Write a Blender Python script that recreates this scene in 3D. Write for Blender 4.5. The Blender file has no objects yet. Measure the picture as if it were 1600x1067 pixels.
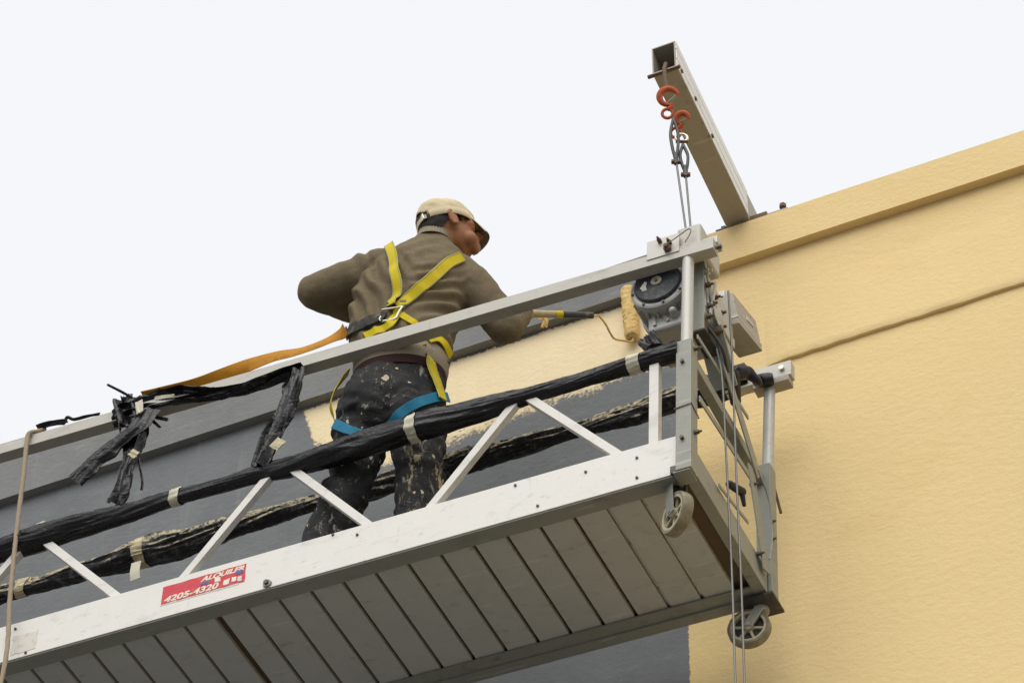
import bpy, bmesh, math, random
from mathutils import Vector, Matrix, noise
from mathutils.bvhtree import BVHTree

# ------------------------------------------------------------------ camera, sky, sun, exposure
scene = bpy.context.scene
G = 9.40                                   # height of the work platform's underside above the ground
TILT = 0.0378                              # the platform hangs a little out of level
F_PX, PITCH, YAW, ROLL = 5429.614, 0.80763, 0.42877, 0.00375
CAM = Vector((2.7944, -7.5250, -7.7825))   # relative to the platform corner
vd = Vector((-math.sin(YAW)*math.cos(PITCH), math.cos(YAW)*math.cos(PITCH), math.sin(PITCH)))
vr = Vector((math.cos(YAW), math.sin(YAW), 0)); vu = vr.cross(vd)
vr, vu = vr*math.cos(ROLL)+vu*math.sin(ROLL), vu*math.cos(ROLL)-vr*math.sin(ROLL)
cam_data = bpy.data.cameras.new('camera'); cam_ob = bpy.data.objects.new('camera', cam_data)
scene.collection.objects.link(cam_ob); scene.camera = cam_ob
cam_data.sensor_width = 36; cam_data.lens = 36*F_PX/1600; cam_data.clip_start = .1; cam_data.clip_end = 3000
m = Matrix((vr, vu, -vd)).transposed().to_4x4(); m.translation = CAM+Vector((0, 0, G)); cam_ob.matrix_world = m

world = bpy.data.worlds.new('World'); scene.world = world; world.use_nodes = True
wn, wl = world.node_tree.nodes, world.node_tree.links
SUN_EL, SUN_AZ = math.radians(46), math.radians(14)   # azimuth from -Y (out of the wall) towards -X
sky = wn.new('ShaderNodeTexSky'); sky.sky_type = 'NISHITA'; sky.sun_disc = False
sky.sun_elevation = SUN_EL; sky.sun_rotation = math.radians(166); sky.dust_density = 6; sky.air_density = 1
bg = wn['Background']; bg.inputs['Strength'].default_value = 0.1
cov = wn.new('ShaderNodeMix'); cov.data_type = 'RGBA'; cov.inputs['Factor'].default_value = 0.97   # closed cloud cover over the sky
cov.inputs['B'].default_value = (7.48, 7.52, 7.76, 1)
wl.new(sky.outputs['Color'], cov.inputs['A']); wl.new(cov.outputs['Result'], bg.inputs['Color'])

sun_d = bpy.data.lights.new('sun', 'SUN'); sun_d.energy = 1.5; sun_d.angle = math.radians(60); sun_d.color = (1, .96, .9)
sun = bpy.data.objects.new('sun', sun_d); scene.collection.objects.link(sun)
to_sun = Vector((math.sin(SUN_AZ)*math.cos(SUN_EL), -math.cos(SUN_AZ)*math.cos(SUN_EL), math.sin(SUN_EL)))
sun.rotation_euler = to_sun.to_track_quat('Z', 'Y').to_euler(); sun.location = to_sun*60
vs = scene.view_settings
vs.view_transform = 'Standard'; vs.look = 'None'; vs.gamma = 1; vs.exposure = 0.34; vs.use_curve_mapping = False
scene.render.engine = 'CYCLES'

# ------------------------------------------------------------------ helpers
V = Vector
rnd = random.Random(7)
ORG = {}
def at(x, y, Y):
    """the point of the vertical plane at depth Y that was measured at photograph position x, y"""
    ray = vd+vr*((x-800)/F_PX)-vu*((y-533.5)/F_PX); return CAM+ray*((Y-CAM.y)/ray.y)
CT, ST = math.cos(TILT), math.sin(TILT)
def P(x, y, z): return V((x*CT+z*ST, y, -x*ST+z*CT))        # platform coordinates -> place
def loc(p): return V((p.x*CT-p.z*ST, p.y, p.x*ST+p.z*CT))
PX, PY, PZ = P(1, 0, 0), V((0, 1, 0)), P(0, 0, 1)
NZ = lambda p, s=1.0, o=0.0: noise.noise(V((p[0]*s+o, p[1]*s+o*1.7, p[2]*s-o)))

class MB:
    def __init__(s): s.v = []; s.f = []
    def add(s, vs, fs):
        n = len(s.v); s.v += [V(p) for p in vs]; s.f += [tuple(i+n for i in f) for f in fs]; return s
    def obox(s, c, a, b, d):                                 # centre and three half axes
        vs = [c+a*i+b*j+d*k for k in (-1, 1) for j in (-1, 1) for i in (-1, 1)]
        return s.add(vs, [(0, 2, 3, 1), (4, 5, 7, 6), (0, 1, 5, 4), (2, 6, 7, 3), (0, 4, 6, 2), (1, 3, 7, 5)])
    def lbox(s, x0, x1, y0, y1, z0, z1):                     # box in platform coordinates
        return s.obox(P((x0+x1)/2, (y0+y1)/2, (z0+z1)/2), PX*((x1-x0)/2), PY*((y1-y0)/2), PZ*((z1-z0)/2))
    def wbox(s, x0, x1, y0, y1, z0, z1):
        return s.obox(V(((x0+x1)/2, (y0+y1)/2, (z0+z1)/2)), V(((x1-x0)/2, 0, 0)), V((0, (y1-y0)/2, 0)), V((0, 0, (z1-z0)/2)))
    def bar(s, a, b, w, h, side):                            # w along side, h across
        t = (b-a).normalized(); sd = (side-t*side.dot(t)).normalized(); n = t.cross(sd)
        return s.obox((a+b)/2, t*((b-a).length/2), sd*(w/2), n*(h/2))
    def rings(s, rs, cap=True, closed=True):
        n = len(rs[0]); vs = [p for r in rs for p in r]; fs = []
        for i in range(len(rs)-1):
            for j in range(n if closed else n-1):
                k = (j+1) % n; fs.append((i*n+j, i*n+k, (i+1)*n+k, (i+1)*n+j))
        if cap: fs.append(tuple(range(n-1, -1, -1))); fs.append(tuple((len(rs)-1)*n+j for j in range(n)))
        return s.add(vs, fs)
    def tube(s, path, rad, n=12, fn=None):
        rs = []; prev = None
        for i, p in enumerate(path):
            t = (path[min(i+1, len(path)-1)]-path[max(i-1, 0)]).normalized()
            if prev is None: prev = V((0, 0, 1)) if abs(t.z) < .8 else V((1, 0, 0))
            a = (prev-t*prev.dot(t)).normalized(); prev = a; b = t.cross(a)
            r = rad(i/(len(path)-1)) if callable(rad) else rad; ring = []
            for j in range(n):
                th = 2*math.pi*j/n; q = r*(fn(i/(len(path)-1), th) if fn else 1)
                ring.append(p+(a*math.cos(th)+b*math.sin(th))*q)
            rs.append(ring)
        return s.rings(rs)
    def cyl(s, a, b, r, r2=None, n=20):
        return s.tube([a, b], (lambda t: r+(r2-r)*t) if r2 is not None else r, n)
    def ell(s, c, ax, ay, az, n=20, m_=12):
        vs = [c+az]; fs = []
        for i in range(1, m_):
            ph = math.pi*i/m_
            for j in range(n):
                th = 2*math.pi*j/n; vs.append(c+(ax*math.cos(th)+ay*math.sin(th))*math.sin(ph)+az*math.cos(ph))
        vs.append(c-az); L = len(vs)-1
        for j in range(n):
            k = (j+1) % n; fs.append((0, 1+j, 1+k)); fs.append((L, L-n+k, L-n+j))
            for i in range(m_-2): fs.append((1+i*n+j, 1+(i+1)*n+j, 1+(i+1)*n+k, 1+i*n+k))
        return s.add(vs, fs)
    def ball(s, c, r): return s.ell(c, V((r, 0, 0)), V((0, r, 0)), V((0, 0, r)))
    def limb(s, a, b, ra, rb, n=18):                         # tapered limb with round ends
        t = (b-a); L = t.length; path = []; rr = []
        for k in range(7):
            q = math.pi/2*(1-k/6); path.append(a-t/L*ra*math.sin(q)); rr.append(max(ra*math.cos(q), 1e-4))
        for k in range(1, 6): path.append(a+t*k/6); rr.append(ra+(rb-ra)*k/6)
        for k in range(7):
            q = math.pi/2*k/6; path.append(b+t/L*rb*math.sin(q)); rr.append(max(rb*math.cos(q), 1e-4))
        N = len(path)-1
        return s.tube(path, lambda u: rr[round(u*N)], n)
    def ribbon(s, pts, nrm, w, th):                          # flat webbing: centre line, face normals, width, thickness
        rs = []
        for i, p in enumerate(pts):
            t = (pts[min(i+1, len(pts)-1)]-pts[max(i-1, 0)]).normalized(); n = nrm[i].normalized()
            sd = t.cross(n).normalized(); ww = w(i/(len(pts)-1)) if callable(w) else w
            rs.append([p+sd*ww/2, p+n*th*.9+sd*ww*.46, p+n*th-sd*0, p+n*th*.9-sd*ww*.46, p-sd*ww/2, p-n*th*.3])
        return s.rings(rs)

def spline(pts, n):                                          # Catmull-Rom
    pts = [V(p) for p in pts]; out = []
    q = [pts[0]*2-pts[1]]+pts+[pts[-1]*2-pts[-2]]
    for i in range(1, len(q)-2):
        for k in range(n):
            t = k/n; a, b, c, d = q[i-1:i+3]
            out.append(.5*((2*b)+(c-a)*t+(2*a-5*b+4*c-d)*t*t+(3*b-a-3*c+d)*t**3))
    out.append(pts[-1]); return out

def mesh_obj(name, me, mat, parent, verts_center):
    o = bpy.data.objects.new(name, me); scene.collection.objects.link(o); me.materials.append(mat)
    ORG[o] = verts_center; po = ORG[parent] if parent else V((0, 0, -G))
    if parent: o.parent = parent
    o.location = verts_center-po; return o
def obj(name, mb, mat, parent=None, smooth=None, bevel=0, seg=2):
    vs = mb.v
    lo = V([min(p[i] for p in vs) for i in range(3)]); hi = V([max(p[i] for p in vs) for i in range(3)])
    c = (lo+hi)/2
    if parent is None: c.z = lo.z
    me = bpy.data.meshes.new(name); me.from_pydata([p-c for p in vs], [], mb.f)
    bm = bmesh.new(); bm.from_mesh(me)
    bmesh.ops.recalc_face_normals(bm, faces=bm.faces)
    if bevel:
        es = [e for e in bm.edges if len(e.link_faces) == 2 and e.calc_face_angle(0) > .5]
        bmesh.ops.bevel(bm, geom=es, offset=bevel, segments=seg, profile=.6, affect='EDGES', clamp_overlap=True)
        smooth = smooth or 40
    bm.to_mesh(me); bm.free()
    if smooth:
        for p in me.polygons: p.use_smooth = True
        me.set_sharp_from_angle(angle=math.radians(smooth))
    o = mesh_obj(name, me, mat, parent, c)
    if bevel:
        w_ = o.modifiers.new('wn', 'WEIGHTED_NORMAL'); w_.keep_sharp = True; w_.weight = 90
    return o
def dup(src, pos, parent):                                   # another piece that shares the mesh
    o = src.copy(); scene.collection.objects.link(o); o.parent = parent; ORG[o] = pos; o.location = pos-ORG[parent]; return o
def tag(o, label, cat, group=None):
    o['label'] = label; o['category'] = cat
    if group: o['group'] = group
    return o
def thing(name, label, cat, base, group=None):
    o = bpy.data.objects.new(name, None); scene.collection.objects.link(o); o.empty_display_size = .1
    ORG[o] = V(base); o.location = V(base)+V((0, 0, G)); return tag(o, label, cat, group)
def struct(o): o['kind'] = 'structure'; return o

# ------------------------------------------------------------------ materials
class NT:
    def __init__(s, name):
        s.m = bpy.data.materials.new(name); s.m.use_nodes = True
        s.n, s.l = s.m.node_tree.nodes, s.m.node_tree.links; s.b = s.n['Principled BSDF']
        s.geo = s.n.new('ShaderNodeNewGeometry')
    def node(s, t, **kw):
        x = s.n.new(t)
        for k, v in kw.items(): setattr(x, k, v)
        return x
    def put(s, sock, v):
        if isinstance(v, bpy.types.NodeSocket): s.l.new(v, sock)
        elif v is not None: sock.default_value = v
    def pos(s, scale=(1, 1, 1), src=None):
        x = s.node('ShaderNodeVectorMath', operation='MULTIPLY'); s.put(x.inputs[0], src or s.geo.outputs['Position']); x.inputs[1].default_value = scale
        return x.outputs[0]
    def noise(s, scale, detail=4, rough=.55, vec=None, dist=0):
        x = s.node('ShaderNodeTexNoise'); x.inputs['Scale'].default_value = scale; x.inputs['Detail'].default_value = detail
        x.inputs['Roughness'].default_value = rough; x.inputs['Distortion'].default_value = dist; s.put(x.inputs['Vector'], vec or s.geo.outputs['Position']); return x.outputs['Fac']
    def voro(s, scale, vec=None):
        x = s.node('ShaderNodeTexVoronoi'); x.inputs['Scale'].default_value = scale; s.put(x.inputs['Vector'], vec or s.geo.outputs['Position']); return x.outputs['Distance']
    def math(s, op, a, b=None, clamp=False):
        x = s.node('ShaderNodeMath', operation=op, use_clamp=clamp); s.put(x.inputs[0], a); s.put(x.inputs[1], b); return x.outputs[0]
    def ramp(s, v, a, b):                                    # 0 below a, 1 above b
        x = s.node('ShaderNodeMapRange', interpolation_type='SMOOTHSTEP'); s.put(x.inputs['Value'], v); x.inputs['From Min'].default_value = a; x.inputs['From Max'].default_value = b; return x.outputs['Result']
    def mix(s, f, a, b):
        x = s.node('ShaderNodeMix', data_type='RGBA'); s.put(x.inputs['Factor'], f)
        for k, c in (('A', a), ('B', b)): s.put(x.inputs[k], c if isinstance(c, bpy.types.NodeSocket) else (*c, 1))
        return x.outputs['Result']
    def bump(s, h, strength, dist=.01, prev=None):
        x = s.node('ShaderNodeBump'); x.inputs['Strength'].default_value = strength; x.inputs['Distance'].default_value = dist
        s.put(x.inputs['Height'], h)
        if prev: s.l.new(prev, x.inputs['Normal'])
        s.l.new(x.outputs['Normal'], s.b.inputs['Normal']); return x.outputs['Normal']
    def xyz(s):
        x = s.node('ShaderNodeSeparateXYZ'); s.l.new(s.geo.outputs['Position'], x.inputs[0]); return x.outputs
    def done(s, col, rough, metal=0, spec=.4):
        s.put(s.b.inputs['Base Color'], col if isinstance(col, bpy.types.NodeSocket) else (*col, 1))
        s.put(s.b.inputs['Roughness'], rough); s.put(s.b.inputs['Metallic'], metal); s.b.inputs['Specular IOR Level'].default_value = spec
        return s.m

def simple(name, col, var=.25, rough=.6, metal=0, scale=25, bump=0, spec=.4, dirt=None, dirt_amt=.5):
    t = NT(name); n = t.noise(scale); c = t.mix(n, [k*(1-var) for k in col], [min(1, k*(1+var)) for k in col])
    if dirt: c = t.mix(t.math('MULTIPLY', t.ramp(t.noise(scale*.45, 8, .7), .5, .72), dirt_amt), c, dirt)
    if bump: t.bump(t.noise(scale*4, 5), bump, .004)
    return t.done(c, rough, metal, spec)

CREAM, SHADED_GREY = (.80, .61, .300), (.175, .184, .190)  # wall grey darker than the cornice grey: shade below the cornice painted in
def wall_mat(name, grey, zlow):
    t = NT(name); x, y, z = t.xyz()
    cream = t.mix(t.noise(1.3, 5, .6), [k*.94 for k in CREAM], [k*1.05 for k in CREAM])
    cream = t.mix(t.math('MULTIPLY', t.ramp(t.noise(9, 6, .6, t.pos((.35, 1, 1.6))), .45, .75), .14), cream, (.83, .66, .37))
    cream = t.mix(t.math('MULTIPLY', t.ramp(t.noise(2.6, 6, .7, t.pos((.5, 1, 1.2)), .8), .52, .7), .24), cream, (.70, .50, .20))
    stk = t.ramp(t.noise(5, 7, .7, t.pos((4, 1, .35))), .58, .8); cream = t.mix(t.math('MULTIPLY', stk, .17), cream, (.62, .47, .24))
    drip = t.ramp(t.noise(14, 4, .6, t.pos((1, 1, .12))), .6, .72)
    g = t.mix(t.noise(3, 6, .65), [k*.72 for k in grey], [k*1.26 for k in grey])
    g = t.mix(t.math('MULTIPLY', t.ramp(t.noise(11, 7, .7, t.pos((.6, 1, 2))), .5, .72), .3), g, [k*1.55 for k in grey])
    g = t.mix(t.math('MULTIPLY', drip, .22), g, (.3, .3, .28))
    spot = t.ramp(t.voro(23), .055, .03); g = t.mix(t.math('MULTIPLY', spot, t.ramp(t.noise(2.1), .5, .6)), g, (.42, .38, .27))
    edge = t.math('ADD', t.math('MULTIPLY', t.math('SUBTRACT', t.noise(7, 8, .7), .5), .16), t.math('MULTIPLY', t.math('SUBTRACT', t.noise(75, 3, .6), .5), .10))
    if zlow:
        fc = t.node('ShaderNodeFloatCurve'); cu = fc.mapping.curves[0]
        pts = [((px+2.6)/2.6, (pz-1.0)/1.4) for px, pz in zlow]
        cu.points[0].location = pts[0]; cu.points[1].location = pts[-1]
        for p in pts[1:-1]: cu.points.new(*p)
        for p in cu.points: p.handle_type = 'VECTOR'
        fc.mapping.update()
        t.put(fc.inputs['Value'], t.math('DIVIDE', t.math('ADD', x, 2.6), 2.6))
        zl = t.math('ADD', t.math('MULTIPLY', fc.outputs[0], 1.4), 1.0+G)
        d1 = t.math('ADD', t.math('SUBTRACT', z, zl), edge)
        dry = t.math('MULTIPLY', t.math('SUBTRACT', t.noise(160, 3, .7, t.pos((.5, 1, 1))), .5), .07)
        patch = t.math('MULTIPLY', t.ramp(t.math('ADD', d1, dry), -.010, .016), t.math('ADD', .72, t.ramp(d1, .0, .10)), True)
        miss = t.math('MULTIPLY', t.ramp(t.noise(85, 4, .7), .61, .66), t.ramp(d1, .13, .0))   # pits the roller has not reached
        patch = t.math('SUBTRACT', patch, miss, True)
        patch = t.math('MULTIPLY', patch, t.ramp(t.math('ADD', t.math('SUBTRACT', 1.955+G, z), t.math('MULTIPLY', edge, .35)), -.002, .004))
    d2 = t.math('ADD', t.math('ADD', x, .405), t.math('MULTIPLY', edge, .16))
    right = t.ramp(d2, -.002, .004)
    mask = t.math('MAXIMUM', patch, right) if zlow else right
    if zlow:                                                 # fresh paint is paler than the dry coat
        fresh = t.math('MULTIPLY', patch, t.math('SUBTRACT', 1.0, right, True)); cream = t.mix(fresh, cream, t.mix(t.noise(6, 6, .65, t.pos((1.6, 1, .5))), (.82, .67, .40), (.90, .77, .52)))
        old = t.math('MULTIPLY', right, t.ramp(t.math('ADD', x, t.math('MULTIPLY', edge, .1)), -.285, -.30)); cream = t.mix(t.math('MULTIPLY', old, .6), cream, (.80, .62, .28))
    col = t.mix(mask, g, cream)
    n1 = t.bump(t.noise(32, 5, .6, t.pos((1, 1, 1.5))), .34, .010)
    t.bump(t.noise(110, 3, .6), .30, .003, n1)
    return t.done(col, .82, 0, .25)
zl = [(-2.6, 2.4), (-2.03, 2.4), (-1.985, 1.95), (-1.93, 1.74), (-1.616, 1.50), (-1.332, 1.50), (-.946, 1.545), (-.651, 1.555), (0, 1.56)]
M_WALL = wall_mat('wall_paint', SHADED_GREY, zl)
M_CORN = wall_mat('cornice_paint', (.21, .214, .21), None)  # lighter grey, without the shade that the wall's grey carries
M_GROUND = simple('asphalt', (.125, .123, .12), .2, .9, scale=2)
M_ROOF = simple('roof_felt', (.12, .12, .12), .2, .9, scale=6)

def alu_mat(name, col, metal=.25, rough=.42, dirt=(.30, .28, .23), scale=10, amt=.35):
    t = NT(name); x = t.noise(scale, 7, .65); c = t.mix(x, [k*.9 for k in col], [min(k*1.06, 1) for k in col])
    st = t.ramp(t.noise(26, 8, .7, t.pos((.5, 1, 1))), .56, .74); c = t.mix(t.math('MULTIPLY', st, amt), c, dirt)
    sp = t.math('MULTIPLY', t.ramp(t.voro(60), .10, .05), t.ramp(t.noise(7), .48, .56)); c = t.mix(t.math('MULTIPLY', sp, .6), c, (.16, .14, .11))
    scr = t.ramp(t.noise(40, 3, .6, t.pos((.12, 1, 1))), .62, .7); c = t.mix(t.math('MULTIPLY', scr, .16), c, (.9, .9, .88))
    smu = t.ramp(t.noise(4.5, 6, .7, t.pos((1, 1, 2.2)), 1), .54, .72); c = t.mix(t.math('MULTIPLY', smu, .42*min(1, amt*1.6)), c, [k*.55 for k in col])
    run = t.ramp(t.noise(55, 4, .6, t.pos((1, 1, .10))), .62, .74); c = t.mix(t.math('MULTIPLY', run, .22), c, dirt)
    t.bump(t.noise(60, 4), .12, .002)
    return t.done(c, t.math('ADD', t.math('MULTIPLY', x, .25), rough-.1), metal, .5)
M_WHITE = alu_mat('white_aluminium', (.74, .725, .67), .08, .5, amt=.55)
M_ALU = alu_mat('bare_aluminium', (.52, .51, .46), .3, .5, amt=.5)
M_RAIL = alu_mat('worn_rail', (.47, .455, .40), .2, .5, (.18, .16, .12), 12, .6)
M_SHADED_ALU = alu_mat('shaded_aluminium', (.38, .345, .28), .15, .6, (.10, .085, .06), 9, .7)  # outrigger tube: underside shade mixed into the base colour; stains and streaks are wear
M_GALV = alu_mat('galvanised_steel', (.29, .295, .255), .2, .55, (.13, .11, .08), 14, .6)
M_DECK = alu_mat('deck_plank', (.50, .51, .48), .05, .65, (.24, .18, .10), 7, .6)
M_DARKDECK = simple('deck_joint', (.13, .09, .05), .3, .8)
M_GAP = simple('joint_metal', (.62, .58, .52), .3, .35, .6, 30, dirt=(.3, .12, .04), dirt_amt=.8)
M_BOLT = simple('bolt_steel', (.13, .11, .085), .5, .5, .6, 60)
M_DARKMETAL = simple('dark_steel', (.07, .07, .068), .4, .5, .4, 40, dirt=(.2, .17, .12))
M_RUST = simple('rusty_steel', (.16, .10, .065), .4, .7, .3, 60)
M_RED = simple('red_paint', (.46, .085, .02), .35, .6, 0, 70, .2, dirt=(.10, .045, .03), dirt_amt=.9)
M_CABLE = simple('wire_rope', (.17, .17, .16), .3, .45, .6, 200)
M_ROPE = simple('hemp_rope', (.36, .29, .20), .3, .9, 0, 150, .3)
M_TYRE = simple('caster_tyre', (.24, .215, .14), .45, .8, 0, 40, .3, dirt=(.46, .39, .24), dirt_amt=.7)
M_RIM = simple('caster_rim', (.55, .49, .33), .3, .6, 0, 50, dirt=(.2, .15, .08), dirt_amt=.7)
M_BLACKPIPE = simple('black_rubber', (.018, .018, .02), .4, .45, 0, 30, .3)
M_MOTOR = alu_mat('motor_casting', (.50, .50, .465), .3, .48, (.07, .065, .05), 22, .85)
M_COVER = simple('motor_cover', (.022, .027, .036), .3, .5, 0, 40, dirt=(.4, .37, .3), dirt_amt=.3)
M_BOXM = alu_mat('control_box_metal', (.36, .33, .27), .1, .55, (.13, .09, .05), 12, .8)
M_TAPE = simple('masking_tape', (.60, .57, .44), .18, .6, 0, 40, .2, dirt=(.35, .30, .17), dirt_amt=.5)
M_TAPE2 = simple('stained_tape', (.52, .46, .30), .3, .65, 0, 50, .3, dirt=(.66, .5, .25), dirt_amt=.7)

def plastic_mat(name, flecks):
    t = NT(name); c = t.mix(t.noise(12, 5), (.006, .006, .007), (.016, .016, .018))
    if flecks:
        x, y, z = t.xyz(); up = t.node('ShaderNodeSeparateXYZ'); t.l.new(t.geo.outputs['Normal'], up.inputs[0])
        f = t.math('MULTIPLY', t.ramp(t.noise(48, 8, .72), .43, .53), t.ramp(t.math('ADD', up.outputs[2], t.math('MULTIPLY', t.noise(11), .9)), .12, .45))
        f = t.math('MULTIPLY', f, t.ramp(t.noise(3.3, 3), .30, .46)); gm = t.math('MULTIPLY', t.ramp(t.noise(34, 8, .75), .52, .62), .7); c = t.mix(gm, c, (.11, .11, .105)); c = t.mix(f, c, t.mix(t.noise(70), (.34, .31, .23), (.58, .49, .29)))
        r = t.math('ADD', t.math('MULTIPLY', f, .5), .3)
    else: r = t.math('ADD', t.math('MULTIPLY', t.noise(9), .3), .10)
    n1 = t.bump(t.noise(20, 5, .55, t.pos((.4, 1, 1)), 1.5), .55, .012)
    t.bump(t.noise(90, 3, .5), .12, .003, n1)
    return t.done(c, r, 0, .38)
M_PLASTIC = plastic_mat('black_plastic', False)
M_CRUST = plastic_mat('paint_crusted_plastic', True)

def knit_mat(name, col, rib):
    t = NT(name); c = t.mix(t.noise(9, 6, .6), [k*.78 for k in col], [k*1.22 for k in col])
    c = t.mix(t.math('MULTIPLY', t.ramp(t.noise(60, 6, .7), .5, .7), .3), c, [k*.6 for k in col])
    c = t.mix(t.math('MULTIPLY', t.ramp(t.noise(150, 4, .7), .45, .65), .35), c, [min(1, k*1.5) for k in col])
    nb = t.bump(t.noise(34, 5, .65, t.pos((1, 1, .6))), .35, .006); t.bump(t.noise(220, 4, .75), .6, .004, nb); return t.done(c, .95, 0, .1)
M_SWEATER = knit_mat('olive_fleece', (.185, .150, .095), False)
M_RIB = knit_mat('rib_knit', (.30, .255, .19), True)
M_MAROON = simple('maroon_cloth', (.032, .010, .009), .3, .9)
def trouser_mat():
    t = NT('painted_black_trousers'); c = t.mix(t.noise(16, 6), (.013, .013, .014), (.050, .050, .050))
    v = t.node('ShaderNodeTexVoronoi'); v.inputs['Scale'].default_value = 34; v.inputs['Randomness'].default_value = 1
    wv = t.node('ShaderNodeTexNoise'); wv.inputs['Scale'].default_value = 28; t.l.new(t.geo.outputs['Position'], wv.inputs['Vector'])
    wa = t.node('ShaderNodeVectorMath', operation='SCALE'); t.l.new(wv.outputs['Color'], wa.inputs[0]); wa.inputs['Scale'].default_value = .035
    wb = t.node('ShaderNodeVectorMath', operation='ADD'); t.l.new(wa.outputs[0], wb.inputs[0]); t.l.new(t.pos((1, 1, .7)), wb.inputs[1]); t.l.new(wb.outputs[0], v.inputs['Vector'])
    hue = t.node('ShaderNodeSeparateColor'); t.l.new(v.outputs['Color'], hue.inputs[0])
    big = t.math('GREATER_THAN', t.math('MULTIPLY', hue.outputs[0], .42), t.math('ADD', v.outputs['Distance'], .12))
    keep = t.math('GREATER_THAN', hue.outputs[1], .62)
    c = t.mix(t.math('MULTIPLY', big, keep), c, t.mix(hue.outputs[2], (.5, .5, .46), (.55, .42, .2)))
    fine = t.ramp(t.voro(120), .13, .08); fine = t.math('MULTIPLY', fine, t.ramp(t.noise(9), .5, .58)); c = t.mix(fine, c, (.45, .43, .36))
    x, y, z = t.xyz(); sm = t.math('MULTIPLY', t.ramp(t.noise(22, 7, .7, t.pos((1, 1, .35))), .56, .62), t.ramp(z, .72+G, .5+G)); sm = t.math('MULTIPLY', sm, t.ramp(x, -1.14, -1.04))
    c = t.mix(sm, c, (.50, .42, .26))
    rub = t.math('MULTIPLY', t.ramp(t.noise(30, 8, .75, t.pos((1, 1, .5)), .6), .57, .66), t.ramp(t.noise(4.5), .44, .56)); c = t.mix(t.math('MULTIPLY', rub, .8), c, (.44, .41, .33))
    wide = t.math('MULTIPLY', t.ramp(t.noise(11, 9, .8, t.pos((1, 1, .6)), 1.5), .575, .66), .8); c = t.mix(wide, c, (.36, .34, .29))
    t.bump(t.noise(45, 5, .6), .4, .006); return t.done(c, .85, 0, .2)
M_TROUSER = trouser_mat()
def webbing(name, col, d):
    t = NT(name); c = t.mix(t.noise(18, 6, .65), [k*.8 for k in col], [k*1.12 for k in col])
    c = t.mix(t.math('MULTIPLY', t.ramp(t.noise(30, 8, .7), .55, .75), .55), c, d); t.bump(t.noise(300, 2), .3, .002); return t.done(c, .7, 0, .3)
M_YELLOW = webbing('yellow_webbing', (.63, .50, .006), (.30, .22, .02))
M_SEAM = simple('grey_stitching', (.30, .33, .22), .2, .8)
M_BLUE = webbing('blue_webbing', (.02, .20, .33), (.02, .09, .15))
M_ORANGE = webbing('orange_webbing', (.50, .22, .012), (.13, .06, .01))
M_DIRTYWEB = simple('dirty_webbing', (.035, .033, .028), .5, .8, 0, 40, .4, dirt=(.4, .37, .28), dirt_amt=.7)
M_STEEL = simple('zinc_hardware', (.62, .60, .50), .2, .35, .7, 40)
M_CAP = simple('sand_cotton', (.64, .54, .35), .1, .9, 0, 22, .25, dirt=(.42, .31, .15), dirt_amt=.3)
M_CAPIN = simple('cap_lining', (.26, .22, .15), .3, .9)
M_SKIN = simple('skin', (.34, .145, .062), .25, .55, 0, 26, .25, dirt=(.20, .075, .04), dirt_amt=.55)
M_HAIR = simple('dark_hair', (.016, .013, .012), .4, .6, 0, 120, .6)
M_EYE = simple('eye', (.5, .48, .45), .1, .3)
M_BOOT = simple('work_boot', (.03, .026, .022), .4, .6, 0, 30, .3, dirt=(.4, .36, .26), dirt_amt=.4)
M_NAP = simple('paint_soaked_nap', (.72, .50, .18), .3, .75, 0, 55, .9, dirt=(.82, .66, .36), dirt_amt=.7)
M_STICKER = simple('red_sticker', (.60, .045, .06), .25, .55, 0, 60, dirt=(.42, .22, .17), dirt_amt=.8)
M_PRINT = simple('cream_print', (.80, .76, .62), .12, .6, 0, 90, dirt=(.55, .12, .09), dirt_amt=.5)
M_PRINTB = simple('blue_print', (.09, .12, .30), .3, .6, 0, 90, dirt=(.5, .5, .5), dirt_amt=.6)
M_OLDPAPER = simple('scraped_label', (.68, .65, .58), .12, .8, 0, 50, dirt=(.30, .26, .2), dirt_amt=.6)
M_HANDLE = simple('handle_grip', (.045, .045, .045), .3, .5, 0, 60, dirt=(.5, .42, .25), dirt_amt=.4)
M_HANDLE2 = simple('taped_handle', (.46, .38, .22), .3, .7, 0, 50, dirt=(.66, .48, .2))

# ------------------------------------------------------------------ ground and building
obj_ground = struct(obj('ground', MB().wbox(-400, 400, -400, 400, -G-.3, -G), M_GROUND))
bld = thing('building', 'rendered building half repainted from dark grey to cream yellow under a plain cornice', 'building', (0, .95, -G))
CZ0, CZ1 = 1.966, 2.157
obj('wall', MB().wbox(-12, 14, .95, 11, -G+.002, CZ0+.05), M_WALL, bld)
def profile_x(prof, x0, x1, n, wob=0):                       # an extruded moulding along the wall
    rs = []
    for i in range(n+1):
        x = x0+(x1-x0)*i/n; w = wob*NZ((x*1.7, 0, 3)) if wob else 0
        up = .055*max(0, min(1, (-x-.9)/1.6)); rs.append([V((x, y, z+w+(up if z > CZ0+.1 else 0))) for y, z in prof])
    return MB().rings(rs)
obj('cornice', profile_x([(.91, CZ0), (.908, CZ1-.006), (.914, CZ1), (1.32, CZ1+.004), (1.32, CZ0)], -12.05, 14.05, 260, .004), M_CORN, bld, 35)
obj('roof', MB().wbox(-11.9, 13.9, 1.33, 10.9, CZ0+.052, CZ0+.1), M_ROOF, bld)
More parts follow.
